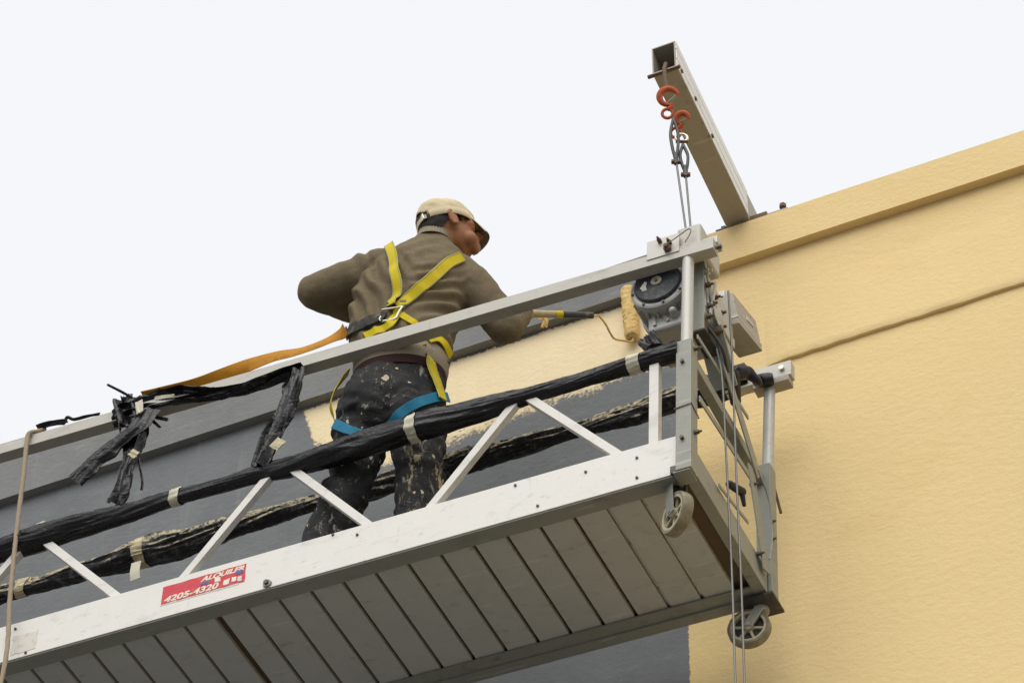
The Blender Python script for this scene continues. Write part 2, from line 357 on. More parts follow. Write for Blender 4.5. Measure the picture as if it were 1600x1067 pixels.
# the uneven ledge across the cream coat: flat underside, top running out into the wall
zg = at(1400, 503, .93).z
rs = []
for i in range(241):
    u = i/240; x = -.05+4.6*u*u+.4*u; k = min(1, u*9+.05); w = .006*NZ((x*4, 1, 1))+.003*NZ((x*19, 2, 5)); o = (.017+.006*NZ((x*7, 4, 2)))*k
    rs.append([V((x, .953, zg+w)), V((x, .95-o*.85, zg+w+.001)), V((x, .95-o, zg+w+.006)), V((x, .95-o*.95, zg+w+.04)), V((x, .953, zg+w+.46))])
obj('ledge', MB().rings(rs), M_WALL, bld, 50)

# ------------------------------------------------------------------ outrigger beam on the roof
r0 = CZ1+.012; n0 = at(1038, 110, .115)
bx = n0.x; bz = n0.z; BW, BH = .047, .074
def BP(y, dx, dz): return V((bx+(-.03)*(y-.115)/.8+dx, y, bz+(r0-bz)*min(1, (y-.115)/.8)+dz))
og = thing('outrigger_beam', 'hollow square aluminium outrigger beam jutting out over the cornice', 'beam', (bx, .9, r0))
mb = MB()
ys = [.115, .9, 3.2]
th = .005
for i in range(2):
    y0, y1 = ys[i], ys[i+1]
    def ring(y, sx, sz0, sz1): return [BP(y, -sx, sz0), BP(y, sx, sz0), BP(y, sx, sz1), BP(y, -sx, sz1)]
    a, b = ring(y0, BW, 0, 2*BH), ring(y1, BW, 0, 2*BH); c, d = ring(y0, BW-th, th, 2*BH-th), ring(y1, BW-th, th, 2*BH-th)
    n = len(mb.v); mb.v += a+b+c+d
    for k in range(4):
        j = (k+1) % 4; mb.f.append((n+k, n+j, n+4+j, n+4+k)); mb.f.append((n+8+k, n+12+k, n+12+j, n+8+j))
        if i == 0: mb.f.append((n+k, n+8+k, n+8+j, n+j))
obj('tube', mb, M_SHADED_ALU, og)
for z0, z1 in ((.003, .043), (.048, .100), (.105, .146)): obj('side_face', MB().bar(BP(.117, BW+.0022, (z0+z1)/2), BP(.9, BW+.0022, (z0+z1)/2), .004, z1-z0, V((1, 0, 0))), M_WHITE, og, bevel=.001)  # ribbed lit side given a pale colour, since the tube's colour carries shade
for y, z in ((.16, .02), (.31, .03), (.49, .016)):
    obj('bolt', MB().cyl(BP(y, BW, z), BP(y, BW+.010, z), .009, n=6), M_RUST, og)
obj('end_pin', MB().cyl(BP(.125, -BW-.022, .004), BP(.125, BW+.012, .004), .008, n=10), M_RUST, og, 40)
obj('hanger_bar', MB().tube(spline([BP(.135, 0, .06), BP(.122, .002, .03), BP(.104, .004, -.02), at(1042, 142, .112)], 6), .0085, 10), M_RUST, og, 60)
obj('clamp', MB().wbox(bx+.015, bx+.085, .93, 1.03, CZ1+.006, CZ1+.045), M_RUST, og, bevel=.004)
obj('clamp_plate', MB().wbox(bx+.085, bx+.17, .93, 1.02, CZ1+.006, CZ1+.028), M_GALV, og, bevel=.003)
obj('clamp_bolt', MB().cyl(V((bx+.145, .95, CZ1+.025)), V((bx+.145, .95, CZ1+.062)), .006, n=8).cyl(V((bx+.145, .95, CZ1+.055)), V((bx+.145, .95, CZ1+.072)), .014, n=6), M_RUST, og)
obj('clamp_bolt', MB().cyl(V((bx-.125, .935, CZ1+.02)), V((bx-.06, .935, CZ1+.02)), .010, n=8).cyl(V((bx-.10, .935, CZ1+.02)), V((bx-.085, .935, CZ1+.02)), .017, n=6), M_DARKMETAL, og)

# ------------------------------------------------------------------ hooks, shackles and hoist ropes
HY = .112
def arc(c, ax, ay, r, a0, a1, n=22): return [c+(ax*math.cos(math.radians(a0+(a1-a0)*i/n))+ay*math.sin(math.radians(a0+(a1-a0)*i/n)))*r for i in range(n+1)]
def hook(name, label, cpx, Y, r, tilt, mat_ring, down):
    c = at(*cpx, Y); ax = (vr*math.cos(tilt)+V((0, 0, 1))*math.sin(tilt)); ax.normalize(); ay = V((0, -.35, 0))+V((0, 0, 1))*math.cos(tilt)-V((1, 0, 0))*math.sin(tilt); ay = (ay-ax*ay.dot(ax)).normalized()
    t = thing(name, label, 'hook', c-V((0, 0, r*2)))
    pts = arc(c, ax, ay, r, 20, 290); n = len(pts)
    obj('hook_body', MB().tube(pts, lambda u: .0055+.0075*math.sin(math.pi*min(1, u*.85+.1)), 12), M_RED, t, 60)
    e = pts[-1]; obj('shank', MB().tube([e+ay*.004, e-ay*.012, c-ay*(r+.018)], .009, 10), M_RED, t, 60)
    e2 = c-ay*(r+.036); rr = .019
    obj('eye_ring', MB().tube(arc(e2, ax, ay, rr, 0, 360), .006, 10), mat_ring, t, 60)
    obj('latch', MB().bar(c+ax*r*.85+ay*r*.35, c-ax*r*.1-ay*r*.85, .012, .003, V((0, 1, 0))), M_GALV, t)
    return e2-ay*rr
e1 = hook('lifting_hook', 'large red lifting hook hung on the rusty bar at the beam end', (1045, 152), HY, .034, -.1, M_RED, True)
e2 = hook('lifting_hook', 'smaller red safety hook hanging lower, just beside the large one', (1066, 186), HY+.03, .022, -.5, M_RED, True)
obj_sh = thing('shackle', 'small steel shackle joining the safety hook to its rope thimble', 'shackle', at(1066, 226, HY+.02))
sc = at(1065, 216, HY+.02)
obj('bow', MB().tube(arc(sc, vr, V((0, 0, 1)), .021, -60, 240), .0055, 10), M_STEEL, obj_sh, 60)
obj('pin', MB().cyl(sc+vr*-.022-V((0, 0, .02)), sc+vr*.022-V((0, 0, .02)), .006, n=8), M_RUST, obj_sh, 50)
htop = [at(1074, 352, HY+.01), at(1080, 350, HY+.03)]
for i, (label, top, mid) in enumerate((('thin steel hoist rope running from the large red hook down to the hoist', at(1052, 185, HY), at(1056, 248, HY)), ('thin steel safety rope running from the shackle down to the hoist', at(1067, 226, HY+.02), at(1071, 268, HY+.02)))):
    t = thing('wire_rope', label, 'rope', htop[i])
    obj('strand', MB().tube([mid, htop[i]-V((0, 0, .12))], .0042, 8), M_CABLE, t, 60)
    obj('thimble', MB().tube(spline([top, top*.55+mid*.45+vr*.014, mid, top*.55+mid*.45-vr*.014, top], 6), .006, 8), M_DARKMETAL, t, 60)
    obj('ferrule', MB().cyl(mid+V((0, 0, .025)), mid-V((0, 0, .03)), .0105, .0085, 10), M_DARKMETAL, t, 50)
    obj('wire_clip', MB().bar(mid-V((0, 0, .012)), mid-V((0, 0, .024)), .034, .016, vr), M_RUST, t, bevel=.003)

# ------------------------------------------------------------------ suspended platform
XL, W = -3.9, .7
pf = thing('suspended_platform', 'long white aluminium suspended work platform with slatted underside, diagonal braces and casters', 'platform', P(-1.9, .35, 0))
HB = .168
obj('front_beam', MB().lbox(XL, -.056, -.002, .040, 0, HB), M_WHITE, pf, bevel=.003)
obj('front_lip', MB().lbox(XL, -.062, .003, .064, -.005, -.0008), M_GALV, pf, bevel=.001)
obj('rear_beam', MB().lbox(XL, .0, .655, .70, -.004, .11), M_GALV, pf, bevel=.003)
obj('rear_flange', MB().lbox(XL, -.02, .605, .654, .004, .012), M_GALV, pf, bevel=.001)
obj('deck_sheet', MB().lbox(XL, -.04, .042, .652, .036, .042), M_DARKDECK, pf)
# planks across the deck, each a piece of its own
PW = .1205; src = None; x = -.105
k = 0
while x-PW > XL:
    gap = .028 if k == 13 else .0135
    x1 = x; x0 = x-(PW-gap)
    c = P((x0+x1)/2, .335, .0245)
    if src is None or k == 13:
        o = obj('deck_plank', MB().lbox(x0, x1, .058, .612, .013+.0008*rnd.random(), .034), M_DECK, pf, bevel=.0025)
        if k != 13: src = o
    else:
        o = dup(src, c+PZ*rnd.uniform(-.0012, .0012)-PX*.0, pf)
    if k in (0, 1): obj('joint_strip', MB().lbox(x0-.0095, x0-.0012, .06, .61, .020, .033), M_GAP, pf)
    x -= PW; k += 1
# front guard rails
ra, rb = loc(at(0, 708, -.025)), loc(at(1114, 386, -.025)); sl = (rb.z-ra.z)/(rb.x-ra.x)
def RZ(x): return ra.z+(x-ra.x)*sl
obj('top_rail', MB().bar(P(XL, 0, RZ(XL)+.026), P(rb.x, 0, RZ(rb.x)+.026), .047, .052, PY), M_RAIL, pf, bevel=.0022)
obj('middle_rail', MB().lbox(XL, -.03, -.012, .010, .535, .560), M_ALU, pf, bevel=.003)
def brace(xa, xb, y=0.0): obj('brace', MB().bar(P(xa, y, .535), P(xb, y+.021, .150), .026, .030, PY), M_WHITE, pf, bevel=.002)
for xa, xb in ((-.600, -.255), (-.648, -.975), (-1.505, -1.165), (-1.58, -1.91), (-2.49, -2.13), (-2.565, -2.90), (-3.44, -3.1), (-3.5, -3.82)): brace(xa, xb)
obj('upright', MB().bar(P(-.139, 0, .535), P(-.147, .021, .150), .030, .034, PY), M_WHITE, pf, bevel=.002)
# rear guard rails
obj('rear_top_rail', MB().lbox(-.16, .093, .672, .712, 1.015, 1.085), M_ALU, pf, bevel=.003)
obj('rear_top_pipe', MB().cyl(P(XL, .69, 1.062), P(-.15, .69, 1.062), .021), M_ALU, pf, 40)
for xx in (-3.8,): obj('rear_upright', MB().lbox(xx-.015, xx+.015, .665, .695, .1, 1.02), M_ALU, pf, bevel=.002)
# right end frame
def post(y0, y1, ztop, xo):
    obj('post_sleeve', MB().lbox(xo-.055, xo, y0, y1, -.012, ztop), M_GALV, pf, bevel=.004)
post(-.028, .030, .575, 0); post(.655, .713, .60, .012)
obj('post_tube', MB().cyl(P(-.028, 0, .5), P(-.022, 0, 1.0), .0205, n=24), M_ALU, pf, 40)
obj('post_tube', MB().cyl(P(-.012, .69, .5), P(.006, .69, 1.03), .0205, n=24), M_ALU, pf, 40)
obj('end_beam', MB().lbox(-.046, -.004, .032, .654, .0, .105), M_GALV, pf, bevel=.003)
obj('end_rail', MB().lbox(-.044, -.010, .03, .655, .505, .548), M_GALV, pf, bevel=.003)
def flat(y0, z0, y1, z1, w, xo, t=.005, name='end_brace'): obj(name, MB().bar(P(xo, y0, z0), P(xo, y1, z1), w, t, PY if abs(z1-z0) > abs(y1-y0) else PZ), M_GALV, pf, bevel=.001)
flat(.012, .615, .47, .648, .018, .006); flat(.02, .33, .51, .372, .026, .010)
flat(.22, .68, .535, .42, .055, .018, name='end_gusset'); flat(.47, .42, .60, .05, .060, .012, name='end_gusset')
flat(.20, .10, .46, .155, .014, .004)
for y, z in ((.0, .545), (.0, .16), (.665, .33), (.665, .25), (.55, .09), (.50, .36)):
    obj('bolt', MB().cyl(P(-.002, y, z), P(.016, y, z), .0085, n=6).cyl(P(.012, y, z), P(.026, y, z), .004, n=8), M_BOLT, pf)
for zz in (.47, .12): obj('bolt', MB().cyl(P(-.03, -.028, zz), P(-.03, -.040, zz), .007, n=6), M_BOLT, pf)
# tie wire round the post, pins and brackets
obj('tie_wire', MB().tube([P(-.058, -.031, .262), P(0.002, -.031, .268), P(.003, .033, .255), P(-.058, .033, .26), P(-.058, -.031, .262)], .0022, 6), M_BOLT, pf)
obj('clip_bracket', MB().lbox(-.078, -.057, -.018, -.003, -.01, .022), M_DARKMETAL, pf, bevel=.003)
obj('corner_foot', MB().lbox(-.066, -.006, -.024, .04, -.018, -.0125), M_GALV, pf, bevel=.002)
obj('corner_foot', MB().lbox(-.10, .02, .635, .745, -.016, -.005), M_DARKMETAL, pf, bevel=.002)
obj('latch_handle', MB().limb(P(-.01, .33, .222), P(.01, .39, .232), .013, .016).limb(P(.01, .39, .232), P(.01, .41, .19), .010, .007), M_BLACKPIPE, pf, 60)
obj('safety_pin', MB().tube(spline([P(.02, .52, .44), P(.028, .60, .36), P(.024, .63, .22), P(.024, .60, .10)], 6), .003, 6), M_GALV, pf, 60)
obj('safety_pin', MB().cyl(P(.0, .713, .56), P(.01, .76, .45), .005, n=8), M_RUST, pf, 40)
obj('rail_clamp', MB().lbox(-.05, .085, .665, .716, .985, 1.012), M_BOXM, pf, bevel=.002)
obj('rail_bolt', MB().cyl(P(.06, .668, 1.05), P(.06, .660, 1.05), .010, n=10), M_STEEL, pf)
# the end of the rail and its mounting plates for the hoist
obj('hoist_bracket', MB().lbox(-.165, -.045, -.028, -.022, 1.015, 1.105), M_ALU, pf, bevel=.002)
obj('hoist_head', MB().lbox(-.062, .028, -.01, .17, 1.035, 1.148), M_RAIL, pf, bevel=.014, seg=3)
obj('hoist_bracket', MB().lbox(.030, .085, .0, .05, 1.034, 1.068), M_ALU, pf, bevel=.003)
for xx, zz, r_ in ((-.115, 1.085, .008), (-.078, 1.062, .008), (-.085, 1.035, .014)):
    obj('bolt', MB().cyl(P(xx, -.022, zz), P(xx, -.044, zz), r_, n=6).cyl(P(xx, -.04, zz), P(xx, -.055, zz), r_*.55, n=8), M_RUST, pf)
obj('locking_wire', MB().tube(spline([P(-.08, -.05, 1.04), P(-.045, -.045, 1.066), P(-.008, -.035, 1.10), P(.0, -.032, 1.085), P(-.02, -.034, 1.04)], 7), .002, 6), M_BOLT, pf)
obj('rail_end_bolt', MB().cyl(P(.082, .0, RZ(.08)+.02), P(.10, .0, RZ(.08)+.02), .009, n=6), M_BOLT, pf)
# rivets and the big bolt on the beam
rv = None
for px, py in ((915, 737), (995, 715), (995, 746), (805, 758), (840, 790), (24, 982), (40, 1019), (520, 835), (558, 835)):
    p = at(px, py, -.004)
    if rv is None: rv = obj('rivet', MB().cyl(p, p-PY*.004, .0055, .004, 10), M_BOLT, pf, 40)
    else: dup(rv, p-PY*.002, pf)
p = at(418, 912, -.003)
bo = obj('beam_bolt', MB().cyl(p, p-PY*.007, .0165, .015, 16), M_GALV, pf, 40); obj('bolt_head', MB().cyl(p-PY*.006, p-PY*.016, .009, n=6), M_BOLT, bo)
# worn sticker and scraped label on the beam face
cs = [at(255, 916, -.004), at(257, 943, -.004), at(381, 907, -.004), at(383, 881, -.004)]
cl = [loc(c) for c in cs]; sx0, sx1 = cl[0].x, cl[2].x; sz0, sz1 = min(cl[1].z, cl[2].z), max(cl[0].z, cl[3].z)
sz0, sz1 = (cl[1].z+cl[2].z)/2, (cl[0].z+cl[3].z)/2
def ragged(x0, x1, z0, z1, y, amp, n=18, seed=1):
    pts = []
    for i in range(n): pts.append((x0+(x1-x0)*i/n, z0))
    for i in range(n//3): pts.append((x1, z0+(z1-z0)*i/(n//3)))
    for i in range(n): pts.append((x1+(x0-x1)*i/n, z1))
    for i in range(n//3): pts.append((x0, z1+(z0-z1)*i/(n//3)))
    f = [P(a+amp*NZ((a*40, b*40, seed)), y, b+amp*NZ((a*40, b*40, seed+5))) for a, b in pts]
    return MB().rings([f, [q+PY*.0012 for q in f]])
st = obj('sticker', ragged(sx0, sx1, sz0, sz1, -.0036, .004), M_STICKER, pf)
obj('sticker', ragged(sx0-.002, sx1-.02, sz0-.006, sz0+.004, -.0030, .003, seed=4), M_OLDPAPER, pf)
def text(s, x0, z0, size, width, mat, shear=.25, name='lettering'):
    cu = bpy.data.curves.new('t', 'FONT'); cu.body = s; cu.size = size; cu.shear = shear; cu.extrude = .0003; cu.offset = .0012
    tmp = bpy.data.objects.new('t', cu); scene.collection.objects.link(tmp)
    me = bpy.data.meshes.new_from_object(tmp.evaluated_get(bpy.context.evaluated_depsgraph_get())); bpy.data.objects.remove(tmp)
    w = max(v.co.x for v in me.vertices); mb = MB()
    mb.add([P(x0+v.co.x*width/w, -.0042-v.co.z, z0+v.co.y) for v in me.vertices], [tuple(p.vertices) for p in me.polygons])
    return obj(name, mb, mat, st)
SW, SH = sx1-sx0, sz1-sz0
text('ALQUILER', sx0+SW*.47, sz1-SH*.33, SH*.36, SW*.52, M_PRINT, .35)
text('4205-4320', sx0+SW*.035, sz0+SH*.05, SH*.44, SW*.66, M_PRINT, .2)
for a, b, wd, hh, mt in ((.46, .44, .11, .16, M_PRINTB), (.885, .50, .10, .2, M_PRINTB), (.64, .40, .06, .24, M_PRINT), (.75, .12, .07, .27, M_PRINT), (.84, .18, .06, .25, M_PRINT), (.92, .1, .05, .24, M_OLDPAPER)):
    obj('print_mark', ragged(sx0+SW*a, sx0+SW*(a+wd), sz0+SH*b, sz0+SH*(b+hh), -.0046, .005, 8, a*9), mt, st)
q = loc(at(36, 1003, -.003)); obj('scraped_label', ragged(q.x-.045, q.x+.055, q.z-.045, q.z+.04, -.0032, .008, seed=8), M_OLDPAPER, pf)
# casters
def spoked(c, ax, R, wd, parent):                            # wheel with axle direction ax
    ax = ax.normalized(); up = V((0, 0, 1)); up = (up-ax*up.dot(ax)).normalized(); sd = ax.cross(up)
    def lathe(prof, n=36): return MB().rings([[c+ax*h+(up*math.cos(2*math.pi*j/n)+sd*math.sin(2*math.pi*j/n))*r for j in range(n)] for r, h in prof], cap=False)
    w = wd/2
    obj('tyre', lathe([(R*.84, -w), (R*.95, -w), (R, -w*.6), (R, w*.6), (R*.95, w), (R*.84, w), (R*.84, -w)]), M_TYRE, parent, 40)
    obj('rim', lathe([(R*.72, -w*.9), (R*.86, -w*.98), (R*.86, w*.98), (R*.72, w*.9), (R*.72, -w*.9)]), M_RIM, parent, 40)
    hub = obj('hub', lathe([(.004, -w*1.25), (R*.22, -w*1.25), (R*.24, 0), (R*.22, w*1.25), (.004, w*1.25)], 20), M_RIM, parent, 40)
    for k in range(6):
        a = 2*math.pi*k/6+.3; dr = up*math.cos(a)+sd*math.sin(a)
        obj('spoke', MB().bar(c+dr*R*.2, c+dr*R*.75, wd*.5, R*.12, ax), M_RIM, parent, bevel=.001)
    obj('web', MB().cyl(c-ax*.002, c+ax*.002, R*.74, n=30), M_DARKMETAL, parent)
# front caster: fork plates under the corner, wheel rolling in and out
c0 = at(1058, 803, .06); ax0 = V((.6, .8, 0)).normalized()
tx0 = ax0.cross(V((0, 0, 1)))
fk = obj('caster', MB().bar(c0+ax0*.027+V((0, 0, .128)), c0+ax0*.027-V((0, 0, .012)), .046, .004, tx0).bar(c0-ax0*.027+V((0, 0, .128)), c0-ax0*.027-V((0, 0, .012)), .046, .004, tx0)
         .bar(c0+V((0, 0, .122)), c0+V((0, 0, .128)), .06, .06, ax0).cyl(c0-ax0*.032, c0+ax0*.032, .006, n=10), M_GALV, pf, bevel=.0015)
spoked(c0, ax0, .076, .040, fk)
obj('spring', MB().cyl(c0+V((0, 0, .082)), c0+V((0, 0, .121)), .021, .017), M_BLACKPIPE, fk, 40)
c1 = at(1171, 982, .70); ax1 = V((.12, -1, -.05)).normalized()
top = P(-.045, .70, -.02)
fk = obj('caster', MB().bar(top+ax1*.023, c1+ax1*.023, .036, .004, V((1, 0, 0))).bar(top-ax1*.023, c1-ax1*.023, .036, .004, V((1, 0, 0)))
         .cyl(top-V((0, 0, .012)), top+V((0, 0, .008)), .026).cyl(c1+ax1*.034, c1-ax1*.034, .008, n=10), M_ALU, pf, bevel=.0015)
spoked(c1, ax1, .074, .036, fk)

# ------------------------------------------------------------------ the hoist
hm = thing('hoist_motor', 'grey cast hoist motor with round black cover at the end of the platform', 'hoist', P(-.06, .12, .75))
dc = P(-.152, .045, .962)
def disc(name, y0, y1, prof, mat, parent=hm, c=dc, n=48, sm=35):
    rs = [[c+PY*(y-c.y)+(PX*math.cos(2*math.pi*j/n)+PZ*math.sin(2*math.pi*j/n))*r for j in range(n)] for r, y in prof]
    return obj(name, MB().rings(rs), mat, parent, sm)
body = disc('motor_body', 0, 0, [(.098, .045), (.105, .050), (.105, .075), (.100, .08), (.102, .17), (.118, .175), (.118, .20), (.098, .215), (.09, .30), (.06, .32)], M_MOTOR)
disc('motor_cover', 0, 0, [(.087, .0455), (.087, .036), (.083, .032), (.02, .030)], M_COVER)
bs = disc('cover_boss', 0, 0, [(.020, .031), (.020, .025), (.015, .022), (.013, .025), (.006, .025)], M_BOXM)
disc('boss_screw', 0, 0, [(.0065, .026), (.0065, .019), (.003, .018)], M_RUST, bs)
for k in range(8):
    a = k*math.pi/4+.2; p = dc+(PX*math.cos(a)+PZ*math.sin(a))*.0965
    obj('cover_screw', MB().cyl(p+PY*.002, p-PY*.006, .005, n=8), M_BOLT, hm)
for k in range(7):
    a = math.radians(195+k*22); p = dc+(PX*math.cos(a)+PZ*math.sin(a))*.103
    obj('cooling_fin', MB().bar(p+PY*.035, p+PY*.145, .018, .005, (PX*math.cos(a)+PZ*math.sin(a))), M_MOTOR, body, bevel=.001)
p = dc+PX*-.045-PZ*.012-PY*.0148
obj('paint_blot', MB().rings([[p+(PX*math.cos(a/12*6.283)*.016+PZ*math.sin(a/12*6.283)*.021)*(.8+.9*NZ((math.cos(a/12*6.283), math.sin(a/12*6.283), 0), 1.4)) for a in range(12)], [p+PY*.003+(PX*math.cos(a/12*6.283)*.016+PZ*math.sin(a/12*6.283)*.021)*(.8+.9*NZ((math.cos(a/12*6.283), math.sin(a/12*6.283), 0), 1.4)) for a in range(12)]]), M_OLDPAPER, hm)
obj('gear_case', MB().lbox(-.215, -.055, .10, .30, .80, .93), M_MOTOR, hm, bevel=.02, seg=3)
obj('case_lug', MB().limb(P(-.11, .075, .845), P(-.11, .11, .845), .014, .018), M_MOTOR, hm, 60)
obj('case_rib', MB().bar(P(-.185, .095, .82), P(-.195, .10, .90), .012, .006, PX), M_MOTOR, hm, bevel=.001)
obj('case_rib', MB().bar(P(-.135, .095, .825), P(-.165, .10, .885), .012, .006, PX), M_MOTOR, hm, bevel=.001)
obj('mounting_plate', MB().lbox(-.055, -.048, .055, .33, .72, 1.04), M_MOTOR, hm, bevel=.003)
obj('side_plate', MB().lbox(-.046, .010, .06, .068, .70, 1.03), M_GALV, hm, bevel=.003)
obj('gear_housing', MB().lbox(-.047, .004, .085, .35, .80, 1.02), M_MOTOR, hm, bevel=.012, seg=3)
obj('housing_flange', MB().lbox(.0045, .012, .10, .34, .86, .90), M_MOTOR, hm, bevel=.003)
obj('housing_foot', MB().bar(P(-.01, .16, .80), P(-.01, .30, .64), .09, .012, PX), M_GALV, hm, bevel=.002)
obj('lever', MB().bar(P(.012, .06, 1.03), P(.020, .12, .86), .020, .006, PY), M_GALV, hm, bevel=.001)
obj('lever', MB().bar(P(.022, .14, .99), P(.018, .10, .80), .014, .006, PY), M_ALU, hm, bevel=.001)
cc = P(.012, .16, .845)
obj('cable_pulley', MB().rings([[cc+PX*h+(PY*math.cos(2*math.pi*j/28)+PZ*math.sin(2*math.pi*j/28))*r for j in range(28)] for r, h in ((.03, -.016), (.048, -.014), (.042, 0), (.048, .014), (.03, .016), (.012, .02))]), M_MOTOR, hm, 35)
for y, z, r_ in ((.075, .985, .012), (.085, .93, .010), (.12, .87, .011), (.10, .84, .009), (.20, .83, .011), (.09, .78, .009), (.15, .93, .009), (.20, .90, .010), (.17, .78, .012)):
    obj('bolt', MB().cyl(P(.008, y, z), P(.024, y, z), r_, n=6).cyl(P(.02, y, z), P(.036, y, z), r_*.5, n=8), rnd.choice((M_RUST, M_STEEL, M_BOLT)), hm)
obj('dark_bracket', MB().lbox(-.045, .005, .07, .22, .72, .775), M_DARKMETAL, hm, bevel=.004)
obj('rope_guide', MB().tube(spline([P(.0, .10, .76), P(.03, .17, .70), P(.02, .25, .66)], 6), .006, 8), M_DARKMETAL, hm, 60)
0 and obj('hose', MB().tube(spline([P(.01, .25, .97), P(.035, .29, 1.0), P(.05, .31, .93), P(.045, .30, .80), P(.03, .32, .70)], 7), .008, 8), M_BLACKPIPE, hm, 60)
# control box with its cap and underside
bc = at(1155, 504, .33); bxx = MB()
ex, ey, ez = PX*.045, V((.012, .082, .0)), PZ*.082+PX*-.012
cb = obj('control_box', MB().obox(bc-ex+ey+ez, ex, ey, ez), M_BOXM, hm, bevel=.006)
obj('box_cap', MB().obox(bc-ex*1.25+ey*.25+ez*2.02, ex*.6, ey*.25, PZ*.022), M_MOTOR, cb, bevel=.006)
obj('box_seam', MB().obox(bc-ex+ey+ez*.42, ex*1.03, ey*1.02, PZ*.004), M_MOTOR, cb, bevel=.001)
obj('box_plate', MB().obox(bc+ey*1.2+ez*1.2, PX*.0025, ey*.25, ez*.14), M_MOTOR, cb)
obj('cable_gland', MB().cyl(bc-ex*1.2+ey*.5+ez*2.0, bc-ex*1.2+ey*.4+ez*2.3, .011, n=12), M_BLACKPIPE, cb)
# dark cable bundle taped behind the end rail
ub = thing('cable_bundle', 'black taped cable bundle hanging under the hoist by the rear rail', 'cable', P(-.05, .45, .70))
obj('bundle', MB().tube(spline([P(-.06, .52, .93), P(-.03, .56, .96), P(.0, .60, .94), P(-.02, .64, .99), P(.03, .66, 1.0)], 8), lambda u: .019+.007*math.sin(u*9), 14, lambda u, th: 1+.25*noise.noise(V((u*9, th, 0)))), M_BLACKPIPE, ub, 60)
obj('connector', MB().limb(P(-.06, .50, .90), P(-.09, .60, .88), .026, .020), M_BLACKPIPE, ub, 60)
# tail ropes
for i, (label, pts) in enumerate((('slack wire rope dropping from the hoist past the rear caster, kinked at the end frame', [(1106, 490), (1118, 540), (1128, 590), (1134, 700), (1141, 840), (1145, 935)]), ('slack wire rope dropping straight from the control box past the rear caster wheel', [(1138, 455), (1142, 520), (1145, 580), (1149, 700), (1155, 840), (1159, 935)]))):
    w3 = [at(px, py, .19+.02*i) for px, py in pts]; l = w3[-1]
    full = spline(w3+[l+V((-.012, 0, -.6)), l+V((-.03, -.02, -2.2)), V((l.x-.04, l.y-.05, -G+.01))], 10)
    tag(obj('hanging_wire_rope', MB().tube(full, .0040, 8), M_CABLE, None, 60), label, 'rope')
# hemp rope over the rail
hp = [at(70, 672, .012)+V((0, 0, .004)), at(58, 674, -.015), at(46, 677, -.034), at(42, 690, -.040), at(37, 740, -.042), at(26, 830, -.05), at(16, 930, -.055), at(6, 1045, -.06)]
l = hp[-1]; full = spline(hp+[l+V((-.05, -.02, -.5)), l+V((-.25, -.1, -2.5)), V((l.x-.8, -.5, -G+.012))], 14)
tag(obj('hemp_rope', MB().tube(full, .0085, 10, lambda u, th: 1+.12*math.sin(th*3+u*1400)), M_ROPE, None, 60), 'thin brown rope hooked over the top rail and hanging down past the beam', 'rope')

# ------------------------------------------------------------------ plastic wraps and scraps
def wrap(name, label, path, rad, mat, seed, amp=.45, n=52, cat='plastic wrap', twist=5.0):
    t = thing(name, label, cat, path[len(path)//2]-V((0, 0, .05)))
    L = sum((path[i+1]-path[i]).length for i in range(len(path)-1))
    def fn(u, th):
        s = u*L; a = th+s*twist*.25+1.3*noise.noise(V((s*1.7, seed, 0)))
        f = 1+amp*.55*noise.noise(V((s*5, math.cos(a)*.9+seed, math.sin(a)*.9)))
        f += amp*.6*(abs(noise.noise(V((s*1.9+seed, math.cos(a)*3.4, math.sin(a)*3.4))))-.2)
        f += amp*.30*abs(noise.noise(V((s*5, math.cos(a)*8, math.sin(a)*8+seed))))
        f -= amp*.25*abs(noise.noise(V((s*14, math.cos(a)*2, math.sin(a)*2-seed))))
        return max(.25, f)
    o = obj('sheet', MB().tube(path, rad, n, fn), mat, t, 75); N = len(path)-1
    def tape(px_x, wd, mt):
        k = min(range(1, N), key=lambda q: abs(loc(path[q]).x-px_x)); u0 = k/N; rs = []; h = wd/L/2
        sub = [path[k]+(path[k+1]-path[k-1]).normalized()*wd*(q/6-.5) for q in range(7)]
        sk = rnd.uniform(-.35, .35)
        def f2(u, th): return 1+(fn(u0+(u-.5)*2*h, th)-1)*.75
        mb = MB().tube(sub, rad(u0)+.0035, n, f2); mb.f = mb.f[:-2]
        mb.v = [p+PX*(sk*(p.z-path[k].z)+.004*NZ(p, 40)) for p in mb.v]
        obj('tape', mb, mt, t, 60)
    return t, tape
fw = [P(-3.85+3.80*i/190, -.004+.006*NZ((i*.05, 0, 0)), .548+.010*NZ((i*.045, 3, 0))) for i in range(191)]
t1, tp1 = wrap('plastic_wrap', 'glossy black plastic wrapped around the front middle rail above the white braces', fw, lambda u: .036+.009*math.sin(u*17+2), M_PLASTIC, 3)
for px, py, m_ in ((991, 575, M_TAPE), (644, 675, M_TAPE), (268, 784, M_TAPE)):
    tp1(loc(at(px, py, -.03)).x, .036 if px < 900 else .045, m_)
p = loc(at(62, 826, -.03)); obj('tape', MB().tube([P(p.x-.02, -.02, .60), P(p.x+.012, -.02, .605)], .008, 6), M_TAPE, t1)
rw = [P(-3.85+3.78*i/190, .69+.006*NZ((i*.05, 6, 0)), 1.062+.012*NZ((i*.045, 8, 0))) for i in range(191)]
t2, tp2 = wrap('plastic_wrap', 'paint-crusted black plastic wrapped around the rear top rail behind the worker', rw, lambda u: .039+.009*math.sin(u*21), M_CRUST, 11, .7)
for px, py in ((215, 868), (30, 920)):
    tp2(loc(at(px, py, .65)).x, .045, M_TAPE2)
p = at(213, 878, .63); obj('tape_tail', MB().ribbon(spline([p, p-V((0, .004, .05)), p-V((-.003, .0, .09))], 5), [V((0, -1, 0))]*11, .042, .002), M_TAPE, t2)
